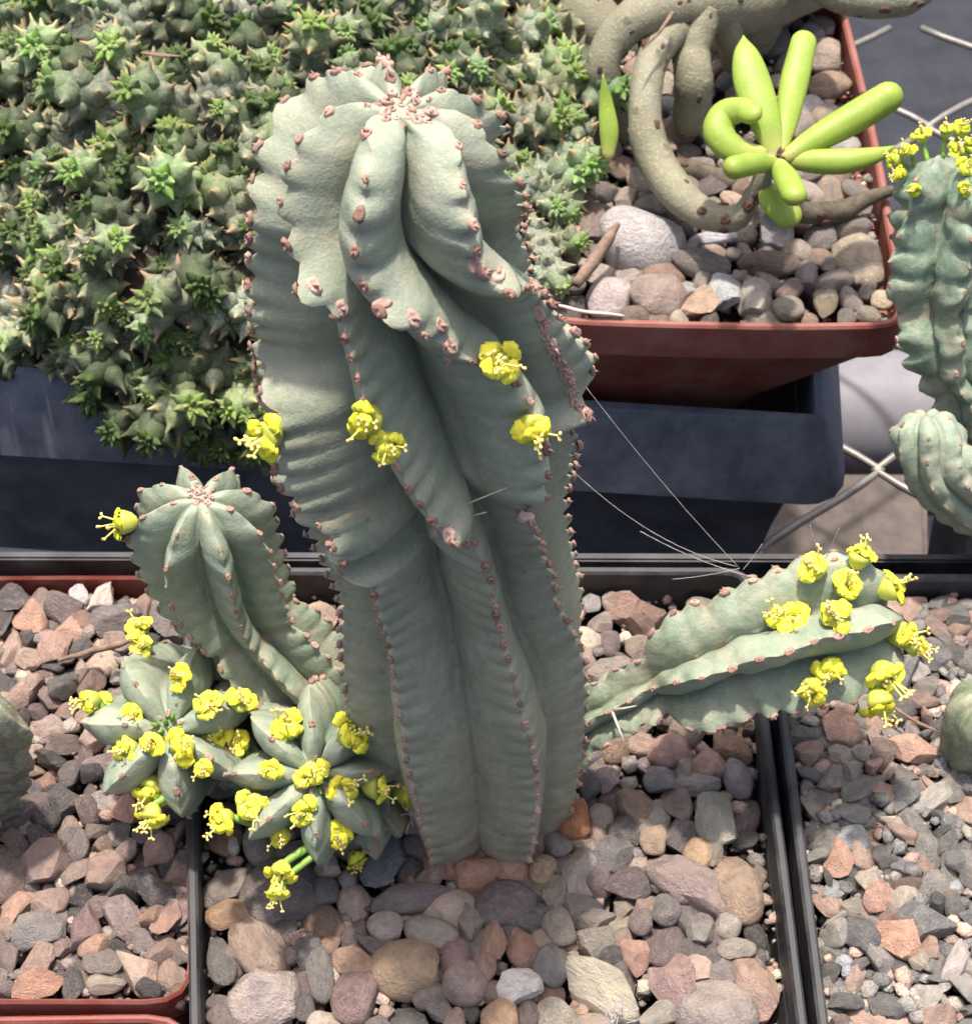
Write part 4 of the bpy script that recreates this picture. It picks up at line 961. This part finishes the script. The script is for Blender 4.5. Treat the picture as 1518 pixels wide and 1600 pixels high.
    # two long pale thorns and the dried flower under the branch
    def spine(px, py, qx, qy, r0, bvh, lift):
        h = bvh.ray_cast(CAM, ray(px, py).normalized()); p = h[0] if h[0] is not None else P(px, py, 2)
        k = ppc(p); q = p+RIGHT*((qx-px)/k)-UP*((qy-py)/k)-FWD*lift
        v, f = tube_data([p+FWD*0.05, p+(q-p)*0.5-FWD*0.05, q], (r0, r0*0.7, 0.008), 6); put('spine', mesh('spine', v, f), M['spine'], root)
    spine(955, 1110, 972, 1155, 0.035, b5, 0.35); spine(955, 1110, 992, 1100, 0.03, b5, 0.3); spine(728, 788, 792, 762, 0.016, bv, 0.15); spine(738, 806, 760, 800, 0.012, bv, 0.1)
    def dried(px, py, z, s, seed):
        r = random.Random(seed); mb = MB(); c = P(px, py, z)
        for q in range(9):
            d = Vector((r.uniform(-1, 1), r.uniform(-1, 1), r.uniform(-0.6, 0.7))).normalized()*s*r.uniform(0.5, 1.0)
            v, f = tube_data([c, c+d*0.5+Vector((0, 0, 0.05*s)), c+d, c+d*1.15], (0.07*s, 0.10*s, 0.16*s, 0.05*s), 6); mb.add(v, f)
        put('dried_flower', mb.build('dried_flower'), M['dried'], root)
    dried(1118, 1135, 1.4, 0.36, 1); dried(1160, 1138, 1.3, 0.30, 2)
    v, f = tube_data([P(1130, 1100, 1.9), P(1128, 1118, 1.6), P(1118, 1133, 1.42)], (0.05, 0.035, 0.03), 6); put('dried_stalk', mesh('dried_stalk', v, f), M['spine'], root)
    # more than 300 areoles: the ones that show largest stay single, the rest become one part
    al = [(o, c_) for c_ in root.children for o in c_.children if o.name.startswith('areole')]
    def shows(o):
        p = o.matrix_basis.translation+root.location; n = o.matrix_basis.to_3x3()@Vector((0, 0, 1)); sz = n.length; n.normalize()
        f = n.dot((CAM-p).normalized()); h = bv.ray_cast(CAM, (p-CAM).normalized()); hid = h[0] is not None and h[3] < (p-CAM).length-0.25
        return (0 if hid else 1)*max(0.0, f+0.35)*sz*ppc(p)
    al.sort(key=lambda q: -shows(q[0])); mb = MB()
    for o, c_ in al[300:]:
        me_ = o.data; m4 = np.array(o.matrix_basis); V = np.array([v.co for v in me_.vertices])
        mb.add(V@m4[:3, :3].T+m4[:3, 3]+np.array(c_.location), [tuple(f.vertices) for f in me_.polygons], [tuple(q.color) for q in me_.color_attributes['tint'].data])
        bpy.data.objects.remove(o)
    ao = put('small_areoles', mb.build('small_areoles'), M['scar'], root, local=True); ao['kind'] = 'stuff'; ao.color = (0.8, 0.76, 0.72, 1)
    return root
main_plant()
# ------------------------------------------------------------------ cushion plant in the trough
def cushion_mesh(k):
    r = random.Random(300+k); mb = MB(); L = r.uniform(1.5, 2.6); rb = r.uniform(0.34, 0.46)
    bend = np.array((r.uniform(-.7, .7), r.uniform(-.7, .7), 0))
    path = crom([(0, 0, -0.6), (0, 0, 0), tuple(bend*0.35+np.array((0, 0, L*0.5))), tuple(bend+np.array((0, 0, L)))], 16)
    rad_ = [rb*q for q in (0.8, 0.85, 0.9, 0.94, 0.97, 1, 1, 1, 1.02, 1.02, 1, 0.98, 0.94, 0.86, 0.70, 0.38)]
    v, f = tube_data(path, rad_, 14)
    v = [q+0.05*np.array(noise.noise_vector(Vector(q)*2.6+Vector((k*3, 0, 0)))) for q in v]
    mb.add(v, f, [((i//14-12)/4*0.7 if i//14 > 12 else 0.0, 0, 0, 1) for i in range(len(v))])
    seg = np.linspace(0, 1, 16); n = r.randint(24, 32); ga = 2.39996; nt_ = r.randint(11, 15)
    T = path[-1]-path[-3]; T /= np.linalg.norm(T)
    e1 = np.cross(T, (0.3, 0.9, 0.1)); e1 /= np.linalg.norm(e1); e2 = np.cross(T, e1)
    for i in range(n+nt_):
        tipp = i >= n
        u = 0.30+0.62*(i/n) if not tipp else 0.975
        p = np.array([np.interp(u, seg, path[:, q]) for q in range(3)]); rr = np.interp(u, seg, rad_)
        a = i*ga+r.uniform(-.2, .2); young = max(0, (u-0.72)/0.28); out = e1*math.cos(a)+e2*math.sin(a)
        if not tipp:                             # blunt, broad tubercle with a little hard point
            el = 0.15+0.4*young; d = out*math.cos(el)+T*math.sin(el); l = 0.20*r.uniform(0.8, 1.3); wb = 0.225*r.uniform(0.85, 1.15)
            b0 = p+out*rr*0.72; pts = [b0, b0+d*l*0.55, b0+d*l*0.95, b0+d*l*1.35, b0+d*(l*1.75+r.uniform(0, 0.07))+T*0.03]
            rad2 = (wb, wb*0.85, wb*0.50, wb*0.20, 0.012); g = 0.05+0.7*young**2; dry = r.random() < 0.7
        else:                                    # bright star of young leaves at the tip
            q_ = (i-n)/nt_; el = 0.35+1.05*q_; d = out*math.cos(el)+T*math.sin(el); l = (0.25-0.11*q_)*r.uniform(0.8, 1.2); wb = (0.10-0.03*q_)*r.uniform(0.9, 1.1)
            b0 = p+out*rr*(0.62-0.5*q_); pts = [b0, b0+d*l*0.4, b0+d*l*0.75, b0+d*l, b0+d*l*1.18]
            rad2 = (wb, wb*1.02, wb*0.62, wb*0.26, 0.010); g = 0.5+0.5*r.random(); dry = r.random() < 0.4
        vv, ff = tube_data(pts, rad2, 7)
        mb.add(vv, ff, [(g*0.6, 0, 0, 1)]*7+[(g, 0, 0, 1)]*7+[(g, 0.0, 0, 1)]*7+[(g, 0.5 if dry else 0.1, 0, 1)]*7+[(g*0.5, 1 if dry else 0.4, 0, 1)]*7)
    me = mb.build('cushion_stem'); me.materials.append(M['cushion']); return me
CUSH = [cushion_mesh(k) for k in range(12)]
def cushion():
    # outline of the cushion seen from above and its height
    c = Vector((-5.2, 37.0, 0))
    root = empty('cushion_succulent', (c.x, c.y, -4.0), 'dense dusty green cushion of spiky little stems spilling over the dark trough', 'succulent')
    def hz(x, y):
        u = (x-c.x)/9.0; v = (y-c.y)/9.1; q = u*u+v*v
        if q > 1: return None
        return -1.7+5.6*(1-q**1.5)**0.62+0.9*noise.noise(Vector((x*0.42, y*0.42, 3)))+0.6*noise.noise(Vector((x*0.95, y*0.95, 7)))
    # dark woody mass inside
    n = 44; vs, fs, idx = [], [], {}
    for j in range(n+1):
        for i in range(n+1):
            x = c.x-9.0+18.0*i/n; y = c.y-9.1+18.2*j/n; h = hz(x, y)
            if h is None: continue
            idx[(i, j)] = len(vs); vs.append((x, y, h-0.75))
    for j in range(n):
        for i in range(n):
            q = [(i, j), (i+1, j), (i+1, j+1), (i, j+1)]
            if all(t in idx for t in q): fs.append(tuple(idx[t] for t in q))
    put('root_mass', mesh('root_mass', vs, fs), M['soil'], root)
    r = random.Random(77); pts = []; tries = 0
    while tries < 14000 and len(pts) < 262:
        tries += 1; x, y = c.x+r.uniform(-9.2, 9.2), c.y+r.uniform(-9.1, 6.0); h = hz(x, y)
        if h is None: continue
        p = Vector((x, y, h)); a = pix(p)
        if a[0] < -60 or a[0] > 1000 or a[1] < -60: continue
        if all((p-q).length > 1.12 for q in pts): pts.append(p)
    under = []; tries = 0
    while tries < 9000 and len(under) < 420:
        tries += 1; x, y = c.x+r.uniform(-9.2, 9.2), c.y+r.uniform(-9.1, 6.0); h = hz(x, y)
        if h is None: continue
        p = Vector((x, y, h-0.45)); a = pix(p)
        if a[0] < -60 or a[0] > 1000 or a[1] < -60: continue
        if all((p-q).length > 0.75 for q in under): under.append(p)
    # stems drooping over the front collar
    for (px, py, z) in [(100,537,-1.0),(150,552,-1.1),(185,507,-0.6),(240,522,-0.6),(255,582,-1.1),(300,602,-1.4),(300,542,-0.8),(345,562,-0.9),(350,617,-1.5),(395,602,-1.3),(400,552,-0.9),(215,562,-1.0),(330,647,-1.8),(385,652,-1.7),(275,632,-1.6),(430,622,-1.5),(60,507,-0.8),(420,572,-1.0),(365,522,-0.6),(280,492,-0.4)]:
        pts.append(P(px, py, z+0.3))
    for (px, py, z) in [(870,430,2.0),(890,400,2.1),(900,360,2.1),(905,310,2.1),(880,340,2.2),(910,250,2.2),(900,190,2.3),(870,280,2.3),(880,230,2.3),(850,390,2.2),(860,150,2.4),(895,150,2.3),(850,100,2.5),(840,200,2.6),(845,300,2.5),(830,60,2.7),(835,440,2.0)]:
        pts.append(P(px, py, z+0.3))
    mbu = MB(); cdat = [(np.array([v.co for v in me.vertices]), [tuple(f.vertices) for f in me.polygons], [tuple(q.color) for q in me.color_attributes['tint'].data]) for me in CUSH]
    for kk_, p in enumerate(pts+under):
        h = hz(p.x, p.y)
        if h is None: d = Vector(((p.x-c.x)/9, (p.y-c.y)/9, 0.3)).normalized()
        else:
            e = 0.5; g = [hz(p.x+e, p.y), hz(p.x-e, p.y), hz(p.x, p.y+e), hz(p.x, p.y-e)]
            g = [h if q is None else q for q in g]; d = Vector((-(g[0]-g[1]), -(g[2]-g[3]), 2*e)).normalized()
        d = (d+Vector((r.gauss(0, .55), r.gauss(-.15, .5), r.gauss(0.0, .25)))).normalized()
        s = r.choice((0.8, 0.95, 1.05, 1.15, 1.25, 1.45))
        off = 1.35
        if h is None: s, off = r.uniform(0.65, 0.85), 1.9
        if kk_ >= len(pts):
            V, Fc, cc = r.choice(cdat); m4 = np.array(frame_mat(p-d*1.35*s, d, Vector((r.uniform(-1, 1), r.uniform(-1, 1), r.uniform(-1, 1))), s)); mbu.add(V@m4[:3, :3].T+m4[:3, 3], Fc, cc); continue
        o = put_inst('stem', r.choice(CUSH), root, frame_mat(p-d*off*s, d, Vector((r.uniform(-1, 1), r.uniform(-1, 1), r.uniform(-1, 1))), s))
        g = r.uniform(0.75, 1.25); o.color = (g*r.uniform(0.92, 1.1), g, g*r.uniform(0.85, 1.08), 1)
    uo = put('lower_stems', mbu.build('lower_stems'), M['cushion'], root); uo['kind'] = 'stuff'; uo.color = (0.36, 0.38, 0.34, 1)  # dark tint paints shade into the gaps between the upper stems
    v, f = tube_data([P(222, 82, 4.3), P(250, 86, 4.4), P(287, 88, 4.3)], (0.05, 0.12, 0.03), 8, 0.35)
    tag(put('dry_leaf', mesh('dry_leaf', v, f), M['twig']), 'thin dry leaf lying on top of the green cushion plant', 'leaf')
cushion()

# ------------------------------------------------------------------ finger-leaved succulent in the terracotta pot
def tubepath(spec, n=40):
    """spec: [(px, py, z, width px)] -> path, radii in cm"""
    pts = [P(a, b_, z) for a, b_, z, w_ in spec]; rr = [w_/ppc(p)/2 for p, (_, _, _, w_) in zip(pts, spec)]
    path = crom([tuple(p) for p in pts], n); rad_ = crom([(q,) for q in rr], n)[:, 0]; return path, np.maximum(rad_, 0.01)
def finger_plant():
    root = empty('finger_succulent', P(1080, 90, OZ-0.6), 'knobbly olive brown branching stems with bright green finger leaves in terracotta pot', 'succulent')
    def branch(spec, mat='bark', sides=16, n=46, knobs=8, seed=0):
        path, rad_ = tubepath(spec, n); r = random.Random(seed)
        path = np.array(path); rad_ = np.array([q*(1+0.07*noise.noise(Vector(p)*1.3)+0.05*noise.noise(Vector(p)*3.2)) for p, q in zip(path, rad_)])
        # rounded end
        d = path[-1]-path[-2]; d /= np.linalg.norm(d)
        path = np.vstack([path, path[-1]+d*rad_[-1]*0.5, path[-1]+d*rad_[-1]*0.85]); rad_ = np.concatenate([rad_, [rad_[-1]*0.8, rad_[-1]*0.35]])
        v, f = tube_data(path, rad_, sides); o = put('branch', mesh('branch', v, f), M[mat], root)
        for q in range(knobs):                    # leaf scars
            i = r.randrange(3, n-3); a = r.uniform(0, 6.28); T = path[i+1]-path[i-1]; T /= np.linalg.norm(T)
            e = np.cross(T, (0.2, 0.3, 0.9)); e /= np.linalg.norm(e); e2 = np.cross(T, e); nn = Vector(e*math.cos(a)+e2*math.sin(a))
            if nn.dot(-FWD) < 0.0: nn = -nn
            p = Vector(path[i])+nn*rad_[i]*0.97
            me = AREOLE[4].copy(); me.materials.clear(); me.materials.append(M['knob'])
            put_inst('leaf_scar', me, o, frame_mat(p, nn, Vector(T), 0.10*r.uniform(0.6, 1.3)))
    branch([(1340,-70,2.6,90),(1200,-10,3.4,110),(1090,5,4.2,100),(1010,20,4.6,74),(958,62,4.2,60),(942,112,3.6,54),(962,168,2.4,58),(985,225,1.2,60)], knobs=10, seed=1)
    branch([(1055,40,4.2,52),(1020,90,4.0,52),(1008,150,3.7,52),(1010,210,3.2,56),(1030,262,2.8,60),(1068,312,2.8,56),(1110,338,3.0,48),(1150,340,3.4,40),(1174,310,3.9,28),(1190,280,4.4,30),(1205,250,4.8,30)], knobs=14, seed=2)
    branch([(1090,20,4.2,70),(1080,80,3.7,60),(1083,130,3.2,60),(1080,185,2.2,62)], knobs=8, seed=3)
    branch([(1130,20,3.9,60),(1140,60,3.2,46),(1150,95,2.2,46)], knobs=4, seed=4)
    branch([(1200,-60,2.2,90),(1170,0,2.6,130),(1150,60,1.6,120)], knobs=4, seed=5)
    branch([(820,-40,1.4,120),(880,0,2.0,110),(930,40,1.8,90),(960,80,1.2,80)], knobs=5, seed=6)
    branch([(1250,-50,4.4,60),(1320,-8,4.6,62),(1400,0,4.7,54),(1440,-10,4.8,40)], knobs=5, seed=10)
    branch([(1180,300,2.6,26),(1240,330,2.2,34),(1310,330,2.0,34),(1350,312,2.1,28),(1390,298,2.3,18)], 'root', 12, 36, 3, seed=7)
    branch([(1010,260,1.8,30),(1075,265,1.7,34),(1140,285,1.6,30)], 'root', 12, 24, 2, seed=8)
    v, f = tube_data([P(1050, 20, 5.0), P(1030, 50, 5.0), P(1003, 78, 5.0)], (0.05, 0.04, 0.015), 6); put('dry_stalk', mesh('dry_stalk', v, f), M['twig'], root)
    def leaf(spec, flat=1.0, pointed=True, fd=None):
        path, rad_ = tubepath(spec, 28)
        d = path[-1]-path[-2]; d /= np.linalg.norm(d); e = rad_[-1]
        if not pointed:
            path = np.vstack([path]+[path[-1]+d*e*q for q in (0.35, 0.65, 0.86, 0.97)]); rad_ = np.concatenate([rad_, [e*0.93, e*0.75, e*0.5, e*0.2]])
        else:
            path = np.vstack([path, path[-1]+d*0.06]); rad_ = np.concatenate([rad_, [0.008]])
        d0 = path[0]-path[1]; d0 /= np.linalg.norm(d0); e0 = rad_[0]
        path = np.vstack([path[0]+d0*e0*0.9, path[0]+d0*e0*0.6, path]); rad_ = np.concatenate([[e0*0.3, e0*0.75], rad_])
        v, f = tube_data(path, rad_, 16, flat, fd); me = mesh('leaf', v, f)
        set_attr(me, 'tint', [(i//16/len(path), 0, 0, 1) for i in range(len(v))]); put('leaf', me, M['leaf'], root)
    toc = tuple(-FWD)
    leaf([(1210,240,4.9,27),(1195,190,5.3,50),(1175,130,5.7,59),(1165,85,6.0,41),(1161,58,6.1,5)], 0.45, True, toc)
    leaf([(1216,238,4.9,23),(1228,190,5.2,36),(1240,130,5.6,45),(1255,66,5.95,41)], 0.6, False, toc)
    leaf([(1228,246,4.9,25),(1270,220,5.1,41),(1330,186,5.4,50),(1386,152,5.75,49)], 0.9, False, toc)
    leaf([(1228,250,4.8,23),(1270,252,4.9,38),(1320,252,5.0,40),(1365,243,5.1,27),(1394,230,5.2,5)], 0.8, True, toc)
    leaf([(1185,242,4.9,31),(1148,236,5.0,43),(1122,208,5.2,49),(1132,180,5.4,47),(1158,172,5.6,40),(1174,178,5.7,36)], 0.7, False, toc)
    leaf([(1205,254,5.0,25),(1175,256,5.4,36),(1146,262,5.8,38)], 0.9, False, toc)
    leaf([(1216,258,5.0,27),(1228,280,5.2,41),(1240,305,5.4,41)], 0.8, False, toc)
    leaf([(1196,288,4.2,22),(1205,312,4.2,40),(1230,336,4.1,45)], 0.6, False, toc)
    leaf([(950,240,3.4,20),(951,205,3.8,30),(946,160,4.3,22),(942,120,4.8,4)], 0.5, True, toc)
    # rosette centre
    mb = MB(); r = random.Random(4); c = P(1214, 245, 4.9)
    for q in range(16):
        d = Vector((r.uniform(-1, 1), r.uniform(-1, 1), r.uniform(-.2, 1))).normalized()
        v, f = tube_data([c, c+d*0.14, c+d*0.24], (0.05, 0.05, 0.01), 6); mb.add(v, f)
    put('leaf_axil', mb.build('leaf_axil'), M['knob'], root)
finger_plant()

# ------------------------------------------------------------------ neighbours cut by the frame
def blue_plant():
    p0 = P(1590, 830, -0.6)
    root = empty('euphorbia_plant', p0, 'bluish green wavy ribbed succulent with greenish flowers cut by the right edge', 'succulent')
    ax_ = [P(1640, 800, -0.4), P(1560, 690, 1.0), P(1488, 585, 2.4), P(1468, 480, 3.7), P(1478, 350, 5.2), P(1496, 240, 6.4)]
    me, sp = ribbed('stem', ax_, [(0, 0.75), (0.3, 0.78), (0.44, 0.72), (0.5, 0.95), (0.62, 0.98), (0.66, 1.15), (0.85, 1.22), (1, 1.2)], 5, groove=0.42, phase=0.5, ref=(1, 0, 0.1), tooth=0.55, tamp=0.12, dome=0.8, sub=20, ds=0.07, seed=41, kinks=((5.6, 0.2, 0.22), (7.7, 0.2, 0.2)), power=(0.6, 0.4), lump=0.2, furrow=0.08, twist=0.10)
    s = put('stem', me, M['skin_blue'], root); areoles(s, sp, 0.06, 9, kinds=(4, 4, 1))
    me3, sp3 = ribbed('side_branch', [P(1640, 830, 0.2), P(1560, 800, 1.2), P(1490, 752, 2.2), P(1452, 700, 2.8), P(1446, 640, 3.4)], [(0, 0.7), (0.4, 0.76), (0.8, 0.80), (1, 0.74)], 7, groove=0.66, phase=0.4, ref=(0, 1, 0.3), tooth=0.5, tamp=0.05, dome=0.9, sub=16, ds=0.07, seed=43, power=(0.25, 0.75), lump=0.08, furrow=0.03)
    s3 = put('side_branch', me3, M['skin_small'], root); areoles(s3, sp3, 0.055, 19, kinds=(4, 4, 1))
    flowers(root, bvh_of(me, org(s)), [(1418,238,27,-0.6,-0.4,0.6),(1440,216,27,-0.3,-0.7,0.6),(1408,272,27,-0.8,0,0.5),(1428,294,27,-0.5,0.4,0.7),(1478,208,27,-0.1,-0.7,0.7),(1500,205,27,0.1,-0.6,0.8),(1492,236,27,0,-0.2,1),(1508,262,27,0.2,0,1),(1504,296,27,0.1,0.4,1),(1400,250,28,-0.9,-0.2,0.4),(1512,228,27,0.3,-0.4,0.9)], tint=(0.62, 0.74, 0.5), seed=9)
    c_ = [p0+Vector((x, y, 0)) for x, y in ((-2.2, -4.5), (6.5, -4.5), (6.5, 4.2), (-2.2, 4.2))]
    c_ = [Vector((v.x+1.2, v.y, 0)) for v in c_]
    _, ins = pot('plant_pot', c_, -0.4, 9.3, M['black'], 'black square pot of the bluish succulent beyond the right edge', rim=0.2, seed=9)
    gravel('gravel_bed', 'grey gravel in the pot of the bluish succulent', ins, -0.9, 'crush', (0.3, 0.4), 70, SHARP, (), 16, grit=200)
blue_plant()
def edge_plants():
    c = P(-45, 1250, -0.4); root = empty('ribbed_succulent', c, 'dull grey green ridged stem with corky edges cut by the left edge', 'succulent')
    me, sp = ribbed('stem', [c+Vector((0, 0, -0.4)), c+Vector((0, 0, 0.6)), c+Vector((0.05, 0, 2.2)), c+Vector((0.1, 0, 4.3))], [(0, 1.0), (0.4, 1.5), (0.75, 1.8), (1, 1.75)], 4, groove=0.30, phase=math.radians(-14), tooth=1.1, tamp=0.10, dome=0.5, sub=26, ds=0.08, seed=51, power=(0.85, 0.15), lump=0.12, furrow=0.04)
    put('stem', me, M['skin_dull'], root)
    c = P(1520, 1165, -0.3); root = empty('ribbed_succulent', c, 'smooth olive green rounded stem among slate chippings cut by the right edge', 'succulent')
    me, sp = ribbed('stem', [c+Vector((0, 0, -0.4)), c+Vector((0, 0, 0.5)), c+Vector((0, 0.1, 1.1)), c+Vector((0, 0.15, 1.7))], [(0, 0.62), (0.5, 0.80), (1, 0.76)], 6, groove=0.86, phase=math.radians(-120), tooth=0.5, tamp=0.02, dome=0.9, sub=14, ds=0.07, seed=52, power=(0.2, 0.8), lump=0.03, furrow=0.0)
    put('stem', me, M['skin_plain'], root)
edge_plants()

# ------------------------------------------------------------------ small things: twigs, silk, fibres
def twig(spec, label, n=16, mat='twig'):
    path, rad_ = tubepath(spec, n); path = np.array(path)+np.array([[0.03*noise.noise(Vector(p)*4), 0.03*noise.noise(Vector(p)*4+Vector((5, 0, 0))), 0] for p in path])
    v, f = tube_data(path, rad_, 7); tag(put('twig', mesh('twig', v, f), M[mat]), label, 'twig')
twig([(92,1032,0.1,6),(140,1018,0.2,10),(180,1008,0.2,12),(212,996,0.15,8)], 'pale dry twig on the crushed stone beside the small stem')
twig([(900,445,2.3,16),(925,410,2.4,22),(950,375,2.6,18),(965,350,2.7,8)], 'short dark bark sliver leaning on the big grey stone')
twig([(872,478,2.1,5),(920,488,2.15,6),(975,493,2.1,4)], 'thin straw lying inside the front rim of the terracotta pot', mat='spine')
twig([(1395,1105,0.0,5),(1430,1128,0.1,6),(1462,1142,0.0,4)], 'thin brown twig on the slate chippings beside the olive stem')
twig([(912,1200,0.0,5),(930,1188,0.15,6),(944,1178,0.1,4)], 'tiny straw on the pebbles beside the base of the tall plant', mat='spine')
def silk():
    root = empty('spider_web', P(900, 700, 6), 'fine spider threads strung from the tall stem to the side branch', 'spider web')
    A = [((915, 605, 9.2), (1155, 888, 4.2), 0.25), ((880, 722, 7.2), (1150, 885, 4.2), 0.9), ((1000, 830, 5.5), (1190, 905, 4.3), 0.3), ((1155, 888, 4.2), (1050, 905, 3.2), 0.1), ((880, 700, 7.4), (894, 742, 6.8), 0.05),
         ((1160, 890, 4.2), (1190, 850, 4.8), 0.1), ((1265, 820, 5.2), (1282, 880, 4.3), 0.05), ((1310, 825, 5.2), (1286, 880, 4.3), 0.05), ((650, 820, 8.3), (730, 770, 8.8), 0.05)]
    for k, (a, b, sag) in enumerate(A):
        a, b = P(*a), P(*b); pts = []
        for t in np.linspace(0, 1, 30):
            p = a+(b-a)*t; p.z -= sag*4*t*(1-t)*0.5; pts.append(p+Vector((0, 0, 0.012*noise.noise(Vector((t*30, k, 0))))))
        rr = [0.006*(1+1.2*max(0, noise.noise(Vector((t*40, k*3, 1))))) for t in np.linspace(0, 1, 30)]
        v, f = tube_data(pts, rr, 5); put('thread', mesh('thread', v, f), M['silk'], root)
silk()
def tuft(px, py, z, s, label, seed, n=26):
    r = random.Random(seed); c = P(px, py, z); mb = MB()
    for q in range(n):
        d = Vector((r.gauss(0, 1), r.gauss(0, 1), r.gauss(0.2, .8))).normalized()*s*r.uniform(0.5, 1.1); e = Vector((r.gauss(0, .3), r.gauss(0, .3), r.gauss(0, .3)))*s
        st = c+Vector((r.gauss(0, .15), r.gauss(0, .15), r.gauss(0, .1)))*s
        v, f = tube_data(crom([tuple(st), tuple(st+d*0.5+e*0.4), tuple(st+d+e*0.2)], 7), [0.011]*7, 4); mb.add(v, f)
    tag(put('fibre_tuft', mb.build('fibre_tuft'), M['fibre']), label, 'fibres')
tuft(648, 1276, 1.0, 0.36, 'small tuft of grey dry fibres beside the lower flowering head', 1)
tuft(965, 1592, -0.15, 0.45, 'brown wisp of dry roots on the pebbles at the bottom edge', 2, 20)
# ------------------------------------------------------------------ centimetres to metres
for o in list(SC.objects):
    if o.parent is None and o.type in ('MESH', 'EMPTY'):
        o.location = o.location*UNIT; o.scale = o.scale*UNIT
